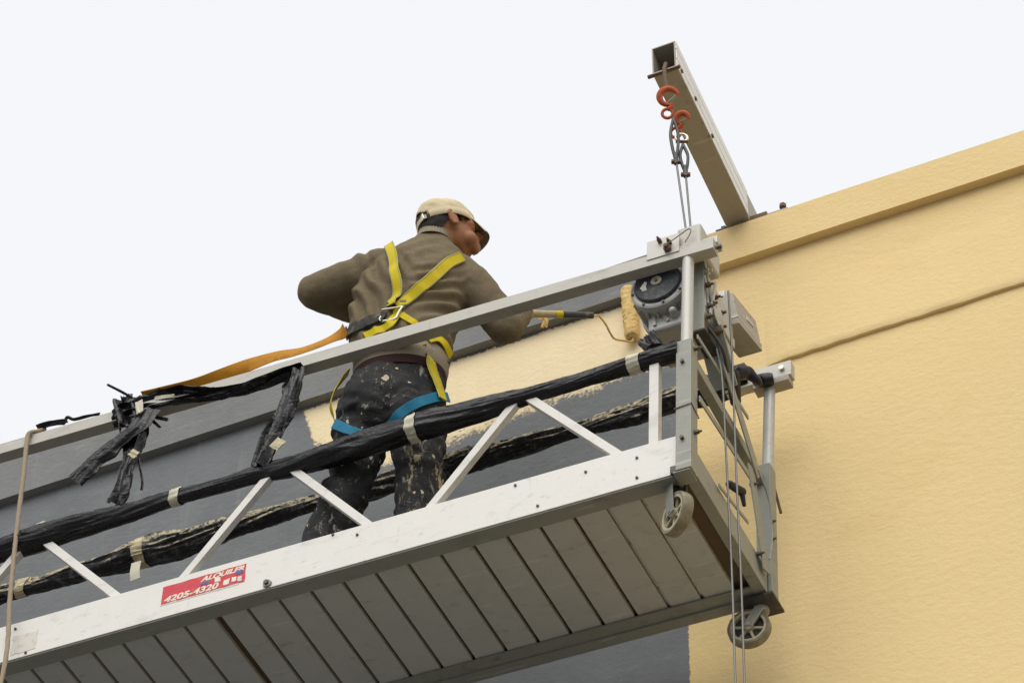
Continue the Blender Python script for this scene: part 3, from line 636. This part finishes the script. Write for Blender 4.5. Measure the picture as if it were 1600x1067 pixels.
# wrap along the top rail and its torn strips
def strip(pts, wfun, seed, th=.02, n=9):
    """a crumpled band of sheet: wide across, pleated along its length, ragged at its edges"""
    path = spline(pts, n); N = len(path); rs = []
    for i, p in enumerate(path):
        u = i/(N-1); t = (path[min(i+1, N-1)]-path[max(i-1, 0)]).normalized(); nn = V((0, -1, 0)); sd = t.cross(nn).normalized(); nn = sd.cross(t).normalized()
        w = wfun(u); ring = []; M = 18; s_l = u*N*.012
        rag = (1+.28*noise.noise(V((u*N*.16, seed, 1)))+.12*noise.noise(V((u*N*.7, seed, 1))), 1+.28*noise.noise(V((u*N*.16, seed, 9)))+.12*noise.noise(V((u*N*.7, seed, 9))))
        def mid(v): return th*(1.1*noise.noise(V((s_l*3+seed, v*1.8+s_l*3, 0)))+.7*abs(noise.noise(V((s_l*2+v*.6, v*4.5+seed, 2))))+.12*noise.noise(V((s_l*14, v*7, seed))))
        for j in range(M+1):
            v = j/M*2-1; e = rag[0] if v < 0 else rag[1]; ring.append(p+sd*(v*e*w/2)+nn*(mid(v)+min(.2*th, .006)*(1-v*v)+.0012))
        for j in range(M, -1, -1):
            v = j/M*2-1; e = rag[0] if v < 0 else rag[1]; ring.append(p+sd*(v*e*w/2)+nn*(mid(v)-min(.2*th, .006)*(1-v*v)-.0012))
        rs.append(ring)
    return MB().rings(rs)
tr = thing('plastic_wrap', 'torn black plastic wound on the top rail with ragged strips hanging down', 'plastic wrap', at(330, 640, -.03))
obj('sheet', strip([at(178, 655, -.012), at(205, 645, -.012), at(240, 632, -.012), at(300, 624, -.014), at(360, 613, -.02), at(420, 598, -.02), at(476, 578, -.012)], lambda u: .075+.03*math.sin(u*5+.5)-.02*u, 2, .042, 14), M_PLASTIC, tr, 75)
obj('sheet', strip([at(193, 622, -.03), at(198, 650, -.03), at(200, 668, -.028)], lambda u: .075, 23, .036, 10), M_PLASTIC, tr, 75)
obj('torn_strip', strip([at(238, 640, -.05), at(215, 668, -.06), at(180, 695, -.06), at(148, 722, -.058), at(118, 752, -.055)], lambda u: .088-.006*u, 5, .012, 12), M_PLASTIC, tr, 75)
obj('torn_strip', strip([at(225, 655, -.045), at(212, 690, -.045), at(202, 725, -.045), at(192, 760, -.04), at(180, 786, -.03)], lambda u: .07+.03*abs(u-.5), 9, .022, 12), M_PLASTIC, tr, 75)
obj('torn_strip', strip([at(466, 578, -.035), at(458, 610, -.04), at(445, 645, -.042), at(428, 675, -.042), at(404, 728, -.035)], lambda u: .062+.035*math.sin(u*3), 14, .024, 12), M_PLASTIC, tr, 75)
for pts, w in (([(212, 625), (190, 612), (168, 601)], .006), ([(249, 612), (248, 606)], .004), ([(236, 655), (250, 668)], .007), ([(244, 652), (262, 656)], .006), ([(216, 715), (222, 750), (221, 765)], .006)):
    obj('shred', strip([at(a, b, -.03-.01*i) for i, (a, b) in enumerate(pts)], lambda u: w*2-.4*w*u, w*900, w, 8), M_PLASTIC, tr, 75)
obj('tape', strip([at(217, 627, -.062), at(219, 645, -.064)], lambda u: .03, 35, .004), M_TAPE, tr)
obj('tape', strip([at(204, 706, -.075), at(214, 712, -.075)], lambda u: .03, 31, .004), M_TAPE2, tr)
obj('tape', strip([at(428, 690, -.075), at(440, 697, -.075)], lambda u: .045, 41, .004), M_TAPE2, tr)
obj('tape', strip([at(242, 622, -.06), at(272, 618, -.058)], lambda u: .016, 51, .003), M_TAPE, tr)
obj('sheet', strip([at(1062, 548, .03), at(1040, 553, .03), at(1022, 552, .03), at(1008, 566, .03)], lambda u: .08-.02*u, 77, .035, 10), M_PLASTIC, t1, 75)
obj('sheet', strip([at(1010, 528, .10), at(1025, 545, .08), at(1050, 552, .05)], lambda u: .07, 87, .03, 10), M_PLASTIC, t1, 75)
sc_ = thing('plastic_scrap', 'crumpled black plastic scrap lying on top of the rail beside the brown rope', 'scrap', at(85, 668, .0))
obj('scrap', strip([at(60, 668, 0), at(80, 662, 0), at(102, 658, 0)], lambda u: .028, 61, .02, 8), M_PLASTIC, sc_, 75)
obj('shred', strip([at(100, 662, 0), at(105, 652, 0), at(116, 655, 0), at(135, 651, 0), at(156, 647, 0)], lambda u: .012, 71, .008, 8), M_PLASTIC, sc_, 75)

# ------------------------------------------------------------------ the worker
def remesh(mb, vox, it, name):
    me = bpy.data.meshes.new(name); me.from_pydata(mb.v, [], mb.f)
    o = bpy.data.objects.new(name, me); scene.collection.objects.link(o)
    bm = bmesh.new(); bm.from_mesh(me); bmesh.ops.recalc_face_normals(bm, faces=bm.faces); bm.to_mesh(me); bm.free()
    md = o.modifiers.new('r', 'REMESH'); md.mode = 'VOXEL'; md.voxel_size = vox
    sm = o.modifiers.new('s', 'SMOOTH'); sm.iterations = it; sm.factor = .5
    ev = o.evaluated_get(bpy.context.evaluated_depsgraph_get()); m2 = ev.to_mesh()
    out = MB(); out.v = [v.co.copy() for v in m2.vertices]; out.f = [tuple(p.vertices) for p in m2.polygons]; out.n = [v.normal.copy() for v in m2.vertices]
    ev.to_mesh_clear(); bpy.data.objects.remove(o); return out
def displace(mb, fn):
    mb.v = [p+n*fn(p, n) for p, n in zip(mb.v, mb.n)]; return mb
man = thing('person', 'worker in olive fleece, painted black trousers, sand cap and yellow harness, rolling paint', 'person', P(-1.2, .15, .043))
UPV = V((0, 0, 1))
TR = V((.895, .43, -.10)).normalized(); TF = V((-.43, .90, 0)).normalized()    # right and forward of the chest
HR = V((.94, .34, -.02)).normalized(); HF = V((-.34, .94, 0)).normalized()     # of the hips
pel = at(612, 622, .135)
J = dict(sL=at(596, 420, .11), eL=at(492, 457, .06), hL=at(590, 500, .33), sR=at(737, 447, .25), eR=at(789, 510, .34), hR=at(823, 490, .50),
         hipL=at(577, 640, .13), hipR=at(648, 640, .155), kL=at(553, 735, .125), kR=at(655, 738, .165))
fl = .044
J['fL'] = P(-1.44, .13, fl+.09); J['fR'] = P(-1.07, .175, fl+.09)
def section(c, hw, hd, rx, fy, n=40, e=2.4):
    return [c+rx*(hw*math.copysign(abs(math.cos(a))**(2/e), math.cos(a)))+fy*(hd*math.copysign(abs(math.sin(a))**(2/e), math.sin(a))) for a in (2*math.pi*k/n for k in range(n))]
neck = at(683, 376, .20)
tors = [(at(626, 572, .145), .166, .118, HR, HF), (at(625, 552, .145), .178, .128, HR, HF), (at(626, 524, .15), .190, .133, HR, HF), (at(633, 490, .155), .200, .135, TR, TF), (at(645, 455, .165), .196, .13, TR, TF), (at(660, 425, .175), .178, .115, TR, TF), (at(668, 404, .185), .135, .09, TR, TF), (at(674, 388, .19), .080, .072, TR, TF), (at(680, 377, .195), .062, .064, TR, TF)]
# head frame
HC = at(698, 357, .205)
FH = V((.70, .64, .27)).normalized(); RH = FH.cross(UPV).normalized(); UH = RH.cross(FH)
def H(r, f_, u): return HC+RH*r+FH*f_+UH*u
b = MB()
b.ell(H(0, -.005, .015), RH*.078, FH*.100, UH*.105, 32, 20).ell(H(0, .028, -.045), RH*.064, FH*.068, UH*.078, 28, 18)
b.limb(H(-.03, .055, -.085), H(.03, .055, -.085), .034, .034).limb(H(0, .085, -.098), H(0, .082, -.105), .024, .022)
b.limb(H(0, .100, .01), H(0, .122, -.034), .011, .017).limb(H(-.016, .108, -.036), H(.016, .108, -.036), .010, .010)
b.limb(H(-.04, .086, .022), H(.04, .086, .022), .014, .014)
b.limb(H(-.045, .068, -.025), H(-.04, .07, -.035), .024, .022).limb(H(.045, .068, -.025), H(.04, .07, -.035), .024, .022)
b.limb(H(-.022, .098, -.066), H(.022, .098, -.066), .009, .009).limb(H(-.02, .095, -.078), H(.02, .095, -.078), .010, .010)
for s in (-1, 1):
    b.ell(H(s*.082, -.006, -.030), RH*.010, FH*.018, UH*.034, 16, 12).limb(H(s*.091, -.022, -.004), H(s*.088, -.018, -.044), .0075, .006).limb(H(s*.084, .0, .004), H(s*.092, -.018, .002), .0065, .0065).limb(H(s*.084, .0, -.055), H(s*.086, -.012, -.055), .008, .007)
b.limb(neck-UPV*.05, H(0, -.02, -.05), .058, .054)
for c, hw, hd, rx, fy in tors[:-1]: pass
b.rings([section(c, hw-.03, hd-.03, rx, fy) for c, hw, hd, rx, fy in tors])
for a, e, h in (('sL', 'eL', 'hL'), ('sR', 'eR', 'hR')): b.limb(J[a], J[e], .042, .036).limb(J[e], J[h], .036, .027)
b.ell(pel, HR*.13, HF*.09, UPV*.10)
for a, k, f_ in (('hipL', 'kL', 'fL'), ('hipR', 'kR', 'fR')): b.limb(J[a], J[k], .07, .048).limb(J[k], J[f_], .046, .032).limb(J[f_], J[f_]+HF*.09-UPV*.04, .032, .028)
# hands: right one closed round the roller handle
hA = at(798, 489, .49); hB = at(926, 493, .72); hd_ = (hB-hA).normalized()
def hand(w, palm_dir, hold_ax, grip, side):
    pd = palm_dir.normalized(); ha = hold_ax.normalized(); out = pd.cross(ha).normalized()*side
    b.limb(w, w+pd*.055-ha*.022, .026, .018).limb(w, w+pd*.058+ha*.004, .027, .02).limb(w, w+pd*.055+ha*.026, .026, .017)
    for k, (o_, L) in enumerate(((-.032, .8), (-.011, .95), (.011, 1.0), (.032, .92))):
        k0 = w+pd*.062+ha*o_; k1 = k0+pd*.028*L+out*.012; k2 = k1+out*.026*L-pd*.004; k3 = k2-pd*.022*L+out*.004
        b.limb(k0, k1, .0095, .009, 10).limb(k1, k2, .009, .0085, 10).limb(k2, k3, .0085, .0075, 10)
    t0 = w+ha*.026+pd*.015; t1_ = t0+ha*.014+out*.026+pd*.012; b.limb(t0, t1_, .012, .0105, 10).limb(t1_, t1_+pd*.026+out*.006, .0105, .009, 10)
hw_ = hA+hd_*.02
pdir = (hw_-J['eR']).normalized(); pdir = (pdir-hd_*pdir.dot(hd_)).normalized()
outv = pdir.cross(hd_)
J['hR'] = hw_-pdir*.078-outv*.026
hand(J['hR'], pdir, hd_, True, 1)
hand(J['hL'], V((.5, .85, .1)), V((-.8, .5, .2)), False, 1)
body_mb = remesh(b, .0045, 3, 'b'); body = obj('body', body_mb, M_SKIN, man, 180)
for s in (-1, 1): obj('eye', MB().ball(H(s*.031, .083, .006), .0125), M_EYE, body, 180)
# hair: cap of short dark hair at the back and sides
hv = MB().ell(H(0, -.012, .014), RH*.084, FH*.100, UH*.107, 60, 40)
keep = []
for f_ in hv.f:
    c = sum((hv.v[i] for i in f_), V())/len(f_)-HC; r_, fo, u_ = c.dot(RH), c.dot(FH), c.dot(UH)
    lim = -.046+max(0, (fo+.05))*.7
    if u_ > lim and not (fo > .035 and u_ < .06): keep.append(f_)
hv.f = keep
hv.v = [p+(p-HC).normalized()*(.004*NZ(p, 60)+.002*NZ(p, 160)) for p in hv.v]
obj('hair', hv, M_HAIR, man, 180)
for s in (-1, 1): obj('sideburn', MB().limb(H(s*.073, .022, .01), H(s*.071, .028, -.022), .010, .006), M_HAIR, man, 180)
# sweater
s_ = MB().rings([section(*t) for t in tors])
shl = tors[5][0]-TR*.12; shr = tors[5][0]+TR*.12
s_.limb(shl, J['sL'], .082, .080).limb(shr, J['sR'], .082, .080)
s_.limb(J['sL'], J['eL'], .080, .066).limb(J['eL'], J['hL'], .066, .048)
cuff = J['hR']-(J['hR']-J['eR']).normalized()*.055
s_.limb(J['sR'], J['eR'], .080, .068).limb(J['eR'], cuff, .068, .042)
sw = remesh(s_, .0062, 6, 's')
axL = (J['eL']-J['sL']).normalized(); axR = (J['eR']-J['sR']).normalized(); axF = (cuff-J['eR']).normalized(); axG = (J['hL']-J['eL']).normalized(); c_chest = tors[4][0]
def folds(p, n):
    d = p-c_chest; r_ = d.dot(TR); u_ = d.z; k = 0
    # long folds running from the left hip up to the left armpit
    wl_ = max(0, min(1, (r_+.25)/.04)) * max(0, min(1, (-r_+.06)/.1)) * max(0, min(1, (.12-u_)/.1))
    q = r_*1.0+u_*.30+.03*NZ(p, 5)
    def ridge(a): a = math.sin(a); return 1-2*abs(a)**.7 if a < 0 else abs(a)**1.6-.2
    k += wl_*.0120*math.sin(q*118+6.5*NZ(p, 3.6))*max(0, .6+1.3*NZ(p, 4, 4))
    wr_ = max(0, min(1, (.22-r_)/.04)) * max(0, min(1, (r_+.02)/.06)) * max(0, min(1, (.05-u_)/.06))
    k += wr_*.0115*math.sin((u_-.42*r_+.02*NZ(p, 6))*100+6.0*NZ(p, 4.5))*max(0, .55+1.3*NZ(p, 4.5, 8))
    up_ = max(0, min(1, (u_+.0)/.05))*max(0, 1-abs(r_)/.2)
    k += up_*.006*math.sin((r_*.7-u_*.9)*75+3*NZ(p, 5, 6))*max(0, .5+NZ(p, 6, 1))
    for a, ax, w in ((J["sL"], axL, .0085), (J["sR"], axR, .013), (J['eR'], axF, .002), (J['eL'], axG, .004)):
        t = (p-a).dot(ax); rr = (p-a)-ax*t
        if t > .0 and rr.length < .14:
            k += w*min(1, t/.05)*max(0, min(1, (.19-t)/.07) if ax is axR else 1)*math.sin((t+.45*rr.z+.25*rr.x)*85+7*NZ(p, 5, a.x))*max(0, .35+1.4*NZ(p, 5, 2))
    k += .006*NZ(p, 6)+.004*(abs(NZ(p, 14, 3))-.2)+.0012*NZ(p, 45)
    return k
displace(sw, folds)
sweater = obj('sweater', sw, M_SWEATER, man, 180)
def ringband(secs, mat, name, n=60, rib=0, grow=.004, parent=man):
    rs = []
    for c, hw, hd, rx, fy in secs: rs.append([p+((p-c).normalized())*(grow+(rib*math.cos(j*math.pi*1.0) if rib else 0)) for j, p in enumerate(section(c, hw, hd, rx, fy, n, 2.2))])
    return obj(name, MB().rings(rs, cap=False), mat, parent, 80)
ringband([(at(677, 385, .192), .070, .072, TR, TF), (at(681, 376, .196), .066, .069, TR, TF), (at(685, 366, .20), .065, .068, TR, TF), (at(687, 358, .202), .064, .067, TR, TF), (at(687, 360, .202), .054, .056, TR, TF)], M_RIB, 'collar', 90, .0016)
ringband([(at(627, 566, .145), .166, .120, HR, HF), (at(626, 580, .14), .166, .122, HR, HF), (at(625, 593, .14), .160, .118, HR, HF)], M_RIB, 'waistband', 160, .0012)
ringband([(at(624.5, 592, .14), .163, .121, HR, HF), (at(624, 599, .14), .163, .121, HR, HF), (at(623.5, 604, .14), .159, .118, HR, HF)], M_MAROON, 'undershirt_hem')
# trousers
tr_ = MB()
tr_.rings([section(c, hw, hd, HR, HF) for c, hw, hd in ((at(623, 590, .14), .156, .115), (at(617, 612, .14), .176, .132), (at(612, 640, .14), .190, .142), (at(610, 662, .14), .182, .128))])
tr_.limb(J['hipL']-UPV*.03-HR*.008, J['kL'], .105, .084).limb(J['hipR']-UPV*.03+HR*.008, J['kR'], .105, .084)
tr_.ell(at(592, 645, .085), HR*.085, HF*.085, UPV*.095).ell(at(636, 645, .105), HR*.085, HF*.085, UPV*.095)
tr_.limb(J['kL'], J['fL']+UPV*.01, .084, .078).limb(J['kR'], J['fR']+UPV*.01, .084, .078)
tm = remesh(tr_, .0065, 5, 't')
def tfold(p, n):
    z = p.z; k = .010*NZ(p, 8, 2)+.014*(abs(NZ((p.x*15+z*4, p.y*15, p.z*7), 1))-.2)+.007*(.2-abs(NZ((p.x*22, p.y*22, p.z*26+p.x*12), 1)))
    kn = math.exp(-((z-.55)/.12)**2)+.8*math.exp(-((z-.2)/.12)**2)+.6*math.exp(-((z-.82)/.06)**2)
    k += kn*.011*math.sin(z*80+p.x*40+5*NZ(p, 5))*max(0, .5+1.1*NZ(p, 6, 7)); return k
displace(tm, tfold); trousers = obj('trousers', tm, M_TROUSER, man, 180)
for f_ in ('fL', 'fR'):
    a = J[f_]; bt = MB().limb(a+UPV*.06, a-UPV*.03, .058, .056).limb(a-UPV*.045-HF*.05, a-UPV*.05+HF*.15, .040, .036)
    bt = remesh(bt, .007, 3, 'bt'); zmin = fl
    bt.v = [V((p.x, p.y, max(p.z, P(0, 0, fl).z-p.x*ST/CT+.001))) for p in bt.v]; obj('boot', bt, M_BOOT, man, 60)
# cap
def capsurf(th, ph):                                         # th round the head, ph up
    e = .95+.055*(abs(noise.noise(V((math.cos(th)*2.6, math.sin(th)*2.6, ph*4.5))))-.2)+.035*noise.noise(V((math.cos(th)*2.2, math.sin(th)*2.2, ph*2.5)))+.02*math.sin(th*5+3*ph)*math.cos(ph)*.6
    k = math.cos(ph)**.8 if ph > 0 else 1
    return H(math.sin(th)*.094*k*e, math.cos(th)*.113*k*e+.000, .024+.012*math.cos(th)*-1+math.sin(max(ph, 0))*.094*e+0)
cm = MB(); NT_, NP = 72, 20; rows = []
for i in range(NP+1):
    ph = math.pi/2*.985*i/NP; rows.append([capsurf(2*math.pi*j/NT_, ph) for j in range(NT_)])
low = [[p-UH*.034*(1-q)+(p-HC).normalized()*0.0 for p in rows[0]] for q in (0, .5)]
allr = low+rows; cm.rings(allr, cap=False); cm.f.append(tuple(range((len(allr)-1)*NT_, len(allr)*NT_)))
def back(f_):
    c = sum((cm.v[i] for i in f_), V())/len(f_)-HC; r_, fo, u_ = c.dot(RH), c.dot(FH), c.dot(UH)
    return fo < 0 and (r_/.055)**2+((u_-.006)/.046)**2 < 1 and len(f_) < 9
cm.f = [f_ for f_ in cm.f if not back(f_)]
cap = obj('cap', cm, M_CAP, man, 75)
for k in range(6):
    obj('seam', MB().tube([capsurf(2*math.pi*(k+.5)/6, math.pi/2*.985*i/14)+(capsurf(2*math.pi*(k+.5)/6, math.pi/2*.985*i/14)-HC).normalized()*.0025 for i in range(15)], .0018, 6), M_CAP, cap, 60)
obj('button', MB().ball(capsurf(0, math.pi/2)+UH*.002, .007), M_CAP, cap, 60)
md = cap.modifiers.new('solid', 'SOLIDIFY'); md.thickness = .003; md.offset = 1
bnd = [[p+(p-HC-UH*(p-HC).dot(UH)).normalized()*g+UH*h for p in rows[0]] for g, h in ((.001, -.036), (.004, -.034), (.0045, -.004), (.001, 0))]
bm_ = MB().rings(bnd, cap=False)
bm_.f = [f_ for f_ in bm_.f if not (sum((bm_.v[i] for i in f_), V())/len(f_)-HC).dot(FH) < -.085]
obj('sweatband', bm_, M_CAP, cap, 75)
rs = []
for i in range(15):
    a = math.radians(180-32+64*i/14); p = capsurf(a, 0); ou = (p-HC-UH*(p-HC).dot(UH)).normalized()
    rs.append([p+ou*.004-UH*.016, p+ou*.006-UH*.016, p+ou*.006-UH*.034, p+ou*.004-UH*.034])
obj('strap', MB().rings(rs), M_CAP, cap, 60)
a = math.radians(180-24); p = capsurf(a, 0); obj('strap_buckle', MB().obox(p+(p-HC).normalized()*.007-UH*.025, RH*.008, FH*.003, UH*.012), M_STEEL, cap, bevel=.002)
# brim
bt_, bb_ = [], []
for i in range(25):
    a = math.radians(-47+94*i/24); base = H(math.sin(a)*.094, math.cos(a)*.108+.000, -.004)
    ext = .046*max(0, math.cos(a*.98))**.55; row = []
    for k in range(7):
        q = k/6; row.append(base+FH*ext*q-UH*(.016*q*q+.030*q+.026*abs(math.sin(a))**2*q)-RH*math.sin(a)*.004*q)
    bt_.append(row)
brim = MB(); brim.rings([[p for p in r_]+[p-UH*.005 for p in reversed(r_)] for r_ in bt_])
obj('brim', brim, M_CAP, cap, 60)
rs = [[p-UH*.0055 for p in r_]+[p-UH*.008 for p in reversed(r_)] for r_ in bt_]
obj('brim_lining', MB().rings(rs), M_CAPIN, cap, 60)

# ------------------------------------------------------------------ harness
def bvh(mb): return BVHTree.FromPolygons(mb.v, mb.f)
BS, BT = bvh(sw), bvh(tm)
def onto(px, py, trees):
    ray = (vd+vr*((px-800)/F_PX)-vu*((py-533.5)/F_PX)).normalized(); best = None
    for t in trees:
        h = t.ray_cast(CAM, ray)
        if h[0] is not None and (best is None or h[3] < best[3]): best = h
    return best
def webstrap(name, pts, w, mat, trees, lift=.004, n=12, extra=None, parent=man, seam=None):
    dense = spline([V((a, b_, 0)) for a, b_ in pts], n); P3, N3 = [], []
    for d in dense:
        h = onto(d.x, d.y, trees)
        if h is None: continue
        P3.append(h[0]); nn = h[1]; N3.append(nn if nn.dot(vd) < 0 else -nn)
    if len(P3) < 3: print('strap missed', name, pts); return None
    for _ in range(14):
        P3 = [P3[0]]+[(P3[i-1]+P3[i]*2+P3[i+1])/4 for i in range(1, len(P3)-1)]+[P3[-1]]
        N3 = [N3[0]]+[(N3[i-1]+N3[i]*2+N3[i+1]).normalized() for i in range(1, len(N3)-1)]+[N3[-1]]
    for _ in range(120): N3 = [((N3[max(i-1, 0)]+N3[i]*2+N3[min(i+1, len(N3)-1)])/4).normalized() for i in range(len(N3))]
    hs = []
    for i, p in enumerate(P3):                               # rest on the highest fold under the webbing
        tg = (P3[min(i+1, len(P3)-1)]-P3[max(i-1, 0)]).normalized(); sd = tg.cross(N3[i]).normalized(); h_ = -.02
        for o_ in (-.5, -.25, 0, .25, .5):
            for t in trees:
                q = t.ray_cast(p+sd*w*o_+N3[i]*.06, -N3[i], .12)
                if q[0] is not None: h_ = max(h_, .06-q[3])
        hs.append(min(h_, .03))
    for _ in range(6): hs = [max(hs[i], (hs[max(i-1, 0)]+hs[min(i+1, len(hs)-1)])/2) for i in range(len(hs))]
    P3 = [p+q*(lift*.6+h_) for p, q, h_ in zip(P3, N3, hs)]
    if extra:
        for e, nn in extra: P3.append(e); N3.append(nn)
    o = obj(name, MB().ribbon(P3, N3, w, .003), mat, parent, 50)
    if seam:
        for s in (-1, 1):
            path = []
            for i, p in enumerate(P3):
                t = (P3[min(i+1, len(P3)-1)]-P3[max(i-1, 0)]).normalized(); path.append(p+N3[i]*.0028+t.cross(N3[i]).normalized()*w*.42*s)
            obj('stitching', MB().tube(path, .0016, 6), seam, o)
    return o
webstrap('harness_strap', [(611, 387), (617, 410), (622, 440), (621, 470), (620, 484)], .040, M_YELLOW, [BS], .006, seam=M_SEAM)
webstrap('harness_strap', [(720, 404), (700, 412), (670, 440), (640, 466), (622, 482)], .044, M_YELLOW, [BS], .009, seam=M_SEAM)
webstrap('harness_strap', [(622, 480), (622, 492), (614, 504), (598, 515), (570, 526)], .036, M_YELLOW, [BS], .005)
webstrap('harness_strap', [(626, 492), (640, 502), (655, 512)], .030, M_YELLOW, [BS], .005)
webstrap('dirty_pad', [(546, 520), (565, 510), (585, 502), (603, 498)], .052, M_DIRTYWEB, [BS], .010)
webstrap('pad_end', [(542, 512), (548, 528)], .030, M_DIRTYWEB, [BS], .013)
for pts in ([(605, 478), (634, 474)], [(607, 485), (637, 480)]): webstrap('harness_keeper', pts, .010, M_DIRTYWEB, [BS], .014)
def on3(px, py, lift):
    h = onto(px, py, [BS, BT])
    if h is None: return at(px, py, .06)
    nn = h[1] if h[1].dot(vd) < 0 else -h[1]; return h[0]+nn*lift
dr = [on3(601, 487, .014), on3(630, 483, .014), on3(612, 503, .016), on3(600, 504, .016)]
obj('d_ring', MB().tube([dr[1], dr[0]], .0036, 8).tube(spline([dr[1], (dr[1]+dr[2])/2, dr[2], dr[3], dr[3]+(dr[0]-dr[3])*.4], 5), .0046, 8), M_STEEL, man, 60)
webstrap('harness_strap', [(655, 536), (662, 556), (672, 585), (681, 610), (686, 628)], .042, M_YELLOW, [BS, BT], .030, seam=M_SEAM)
webstrap('harness_strap', [(668, 532), (682, 530), (694, 540), (700, 556)], .034, M_YELLOW, [BS, BT], .012)
webstrap('harness_strap', [(664, 545), (684, 552), (698, 566)], .020, M_DIRTYWEB, [BS, BT], .018)
webstrap('leg_loop', [(612, 668), (622, 650), (645, 634), (672, 624), (690, 621), (699, 624)], .038, M_BLUE, [BT], .010)
webstrap('leg_loop', [(525, 664), (540, 671), (556, 677), (574, 680), (590, 681)], .038, M_BLUE, [BT], .010)
lp = [at(546, 580, .10), at(533, 596, .06), at(521, 615, .05), at(517, 633, .06), at(521, 650, .08), at(526, 666, .11)]
lpts = spline(lp, 8); obj('harness_strap', MB().ribbon(lpts, [V((-.75, -.6, .1))]*len(lpts), .036, .003), M_YELLOW, man, 50)

# lanyard from the back of the harness along the rail
ly = [on3(548, 518, .02), at(530, 524, .03), at(500, 538, .02), at(465, 550, .02), at(430, 557, .02), at(390, 570, .015), at(350, 586, .01), at(310, 600, .01), at(262, 611, .012), at(225, 620, .012)]
lpts = spline(ly, 9); N_ = len(lpts); nr = []
for i in range(N_):
    a = -.6+.9*math.sin(i/N_*5.2); nr.append(V((-.25, -math.cos(a), math.sin(a))))
tag(obj('lanyard', MB().ribbon(lpts, nr, .054, .003), M_ORANGE, None, 50), 'orange webbing lanyard trailing from the harness along the top rail', 'lanyard')

# ------------------------------------------------------------------ paint roller
ro = thing('paint_roller', 'paint-soaked roller on a bent wire held against the wall', 'roller', at(985, 536, .89))
mid_ = hA+(hB-hA)*.60
obj('handle', MB().tube([hA-hd_*.035, hA-hd_*.02, hA+hd_*.05, mid_-hd_*.02, mid_], lambda u: .010+.005*math.sin(u*3.1), 14), M_HANDLE2, ro, 60)
obj('grip', MB().tube([mid_, mid_+hd_*.01, mid_+(hB-mid_)*.5, hB-hd_*.02, hB], lambda u: .0135-.001*u, 14), M_HANDLE, ro, 50)
obj('grip_band', MB().cyl(mid_-hd_*.02, mid_+hd_*.008, .0145, n=14), M_YELLOW, ro, 50)
YR = .918
rt, rbm = at(981, 452, YR), at(988, 527, YR)
rx_ = (rt-rbm).normalized()
wire = spline([hB, at(936, 494, .77), at(946, 506, .80), at(955, 523, .84), at(962, 530, .87), at(976, 532.5, YR), at(988, 533, YR), rbm+rx_*.03], 8)
obj('wire_frame', MB().tube(wire, .0042, 10, lambda u, th: 1+.25*noise.noise(V((u*30, th, 1)))), M_NAP, ro, 60)
N_ = 60; path = [rbm+(rt-rbm)*(i/N_) for i in range(N_+1)]
sl_ = obj('sleeve', MB().tube(path, lambda u: .0285*(1-.18*max(0, abs(u-.5)*2-.92)/.08), 40, lambda u, th: 1+.16*noise.noise(V((u*22, math.cos(th)*2.4, math.sin(th)*2.4)))+.10*noise.noise(V((u*60, math.cos(th)*7, math.sin(th)*7)))), M_NAP, ro, 80)
obj('end_cap', MB().cyl(rbm-rx_*.006, rbm+rx_*.004, .016, n=20), M_HANDLE2, ro, 40)
p = at(850, 498, .62); tag(obj('paint_rag', strip([at(842, 497, .62), at(852, 500, .63), at(850, 512, .63)], lambda u: .022, 81, .008, 8), M_NAP, None, 75), 'small paint-soaked drip rag hanging under the roller handle', 'rag')
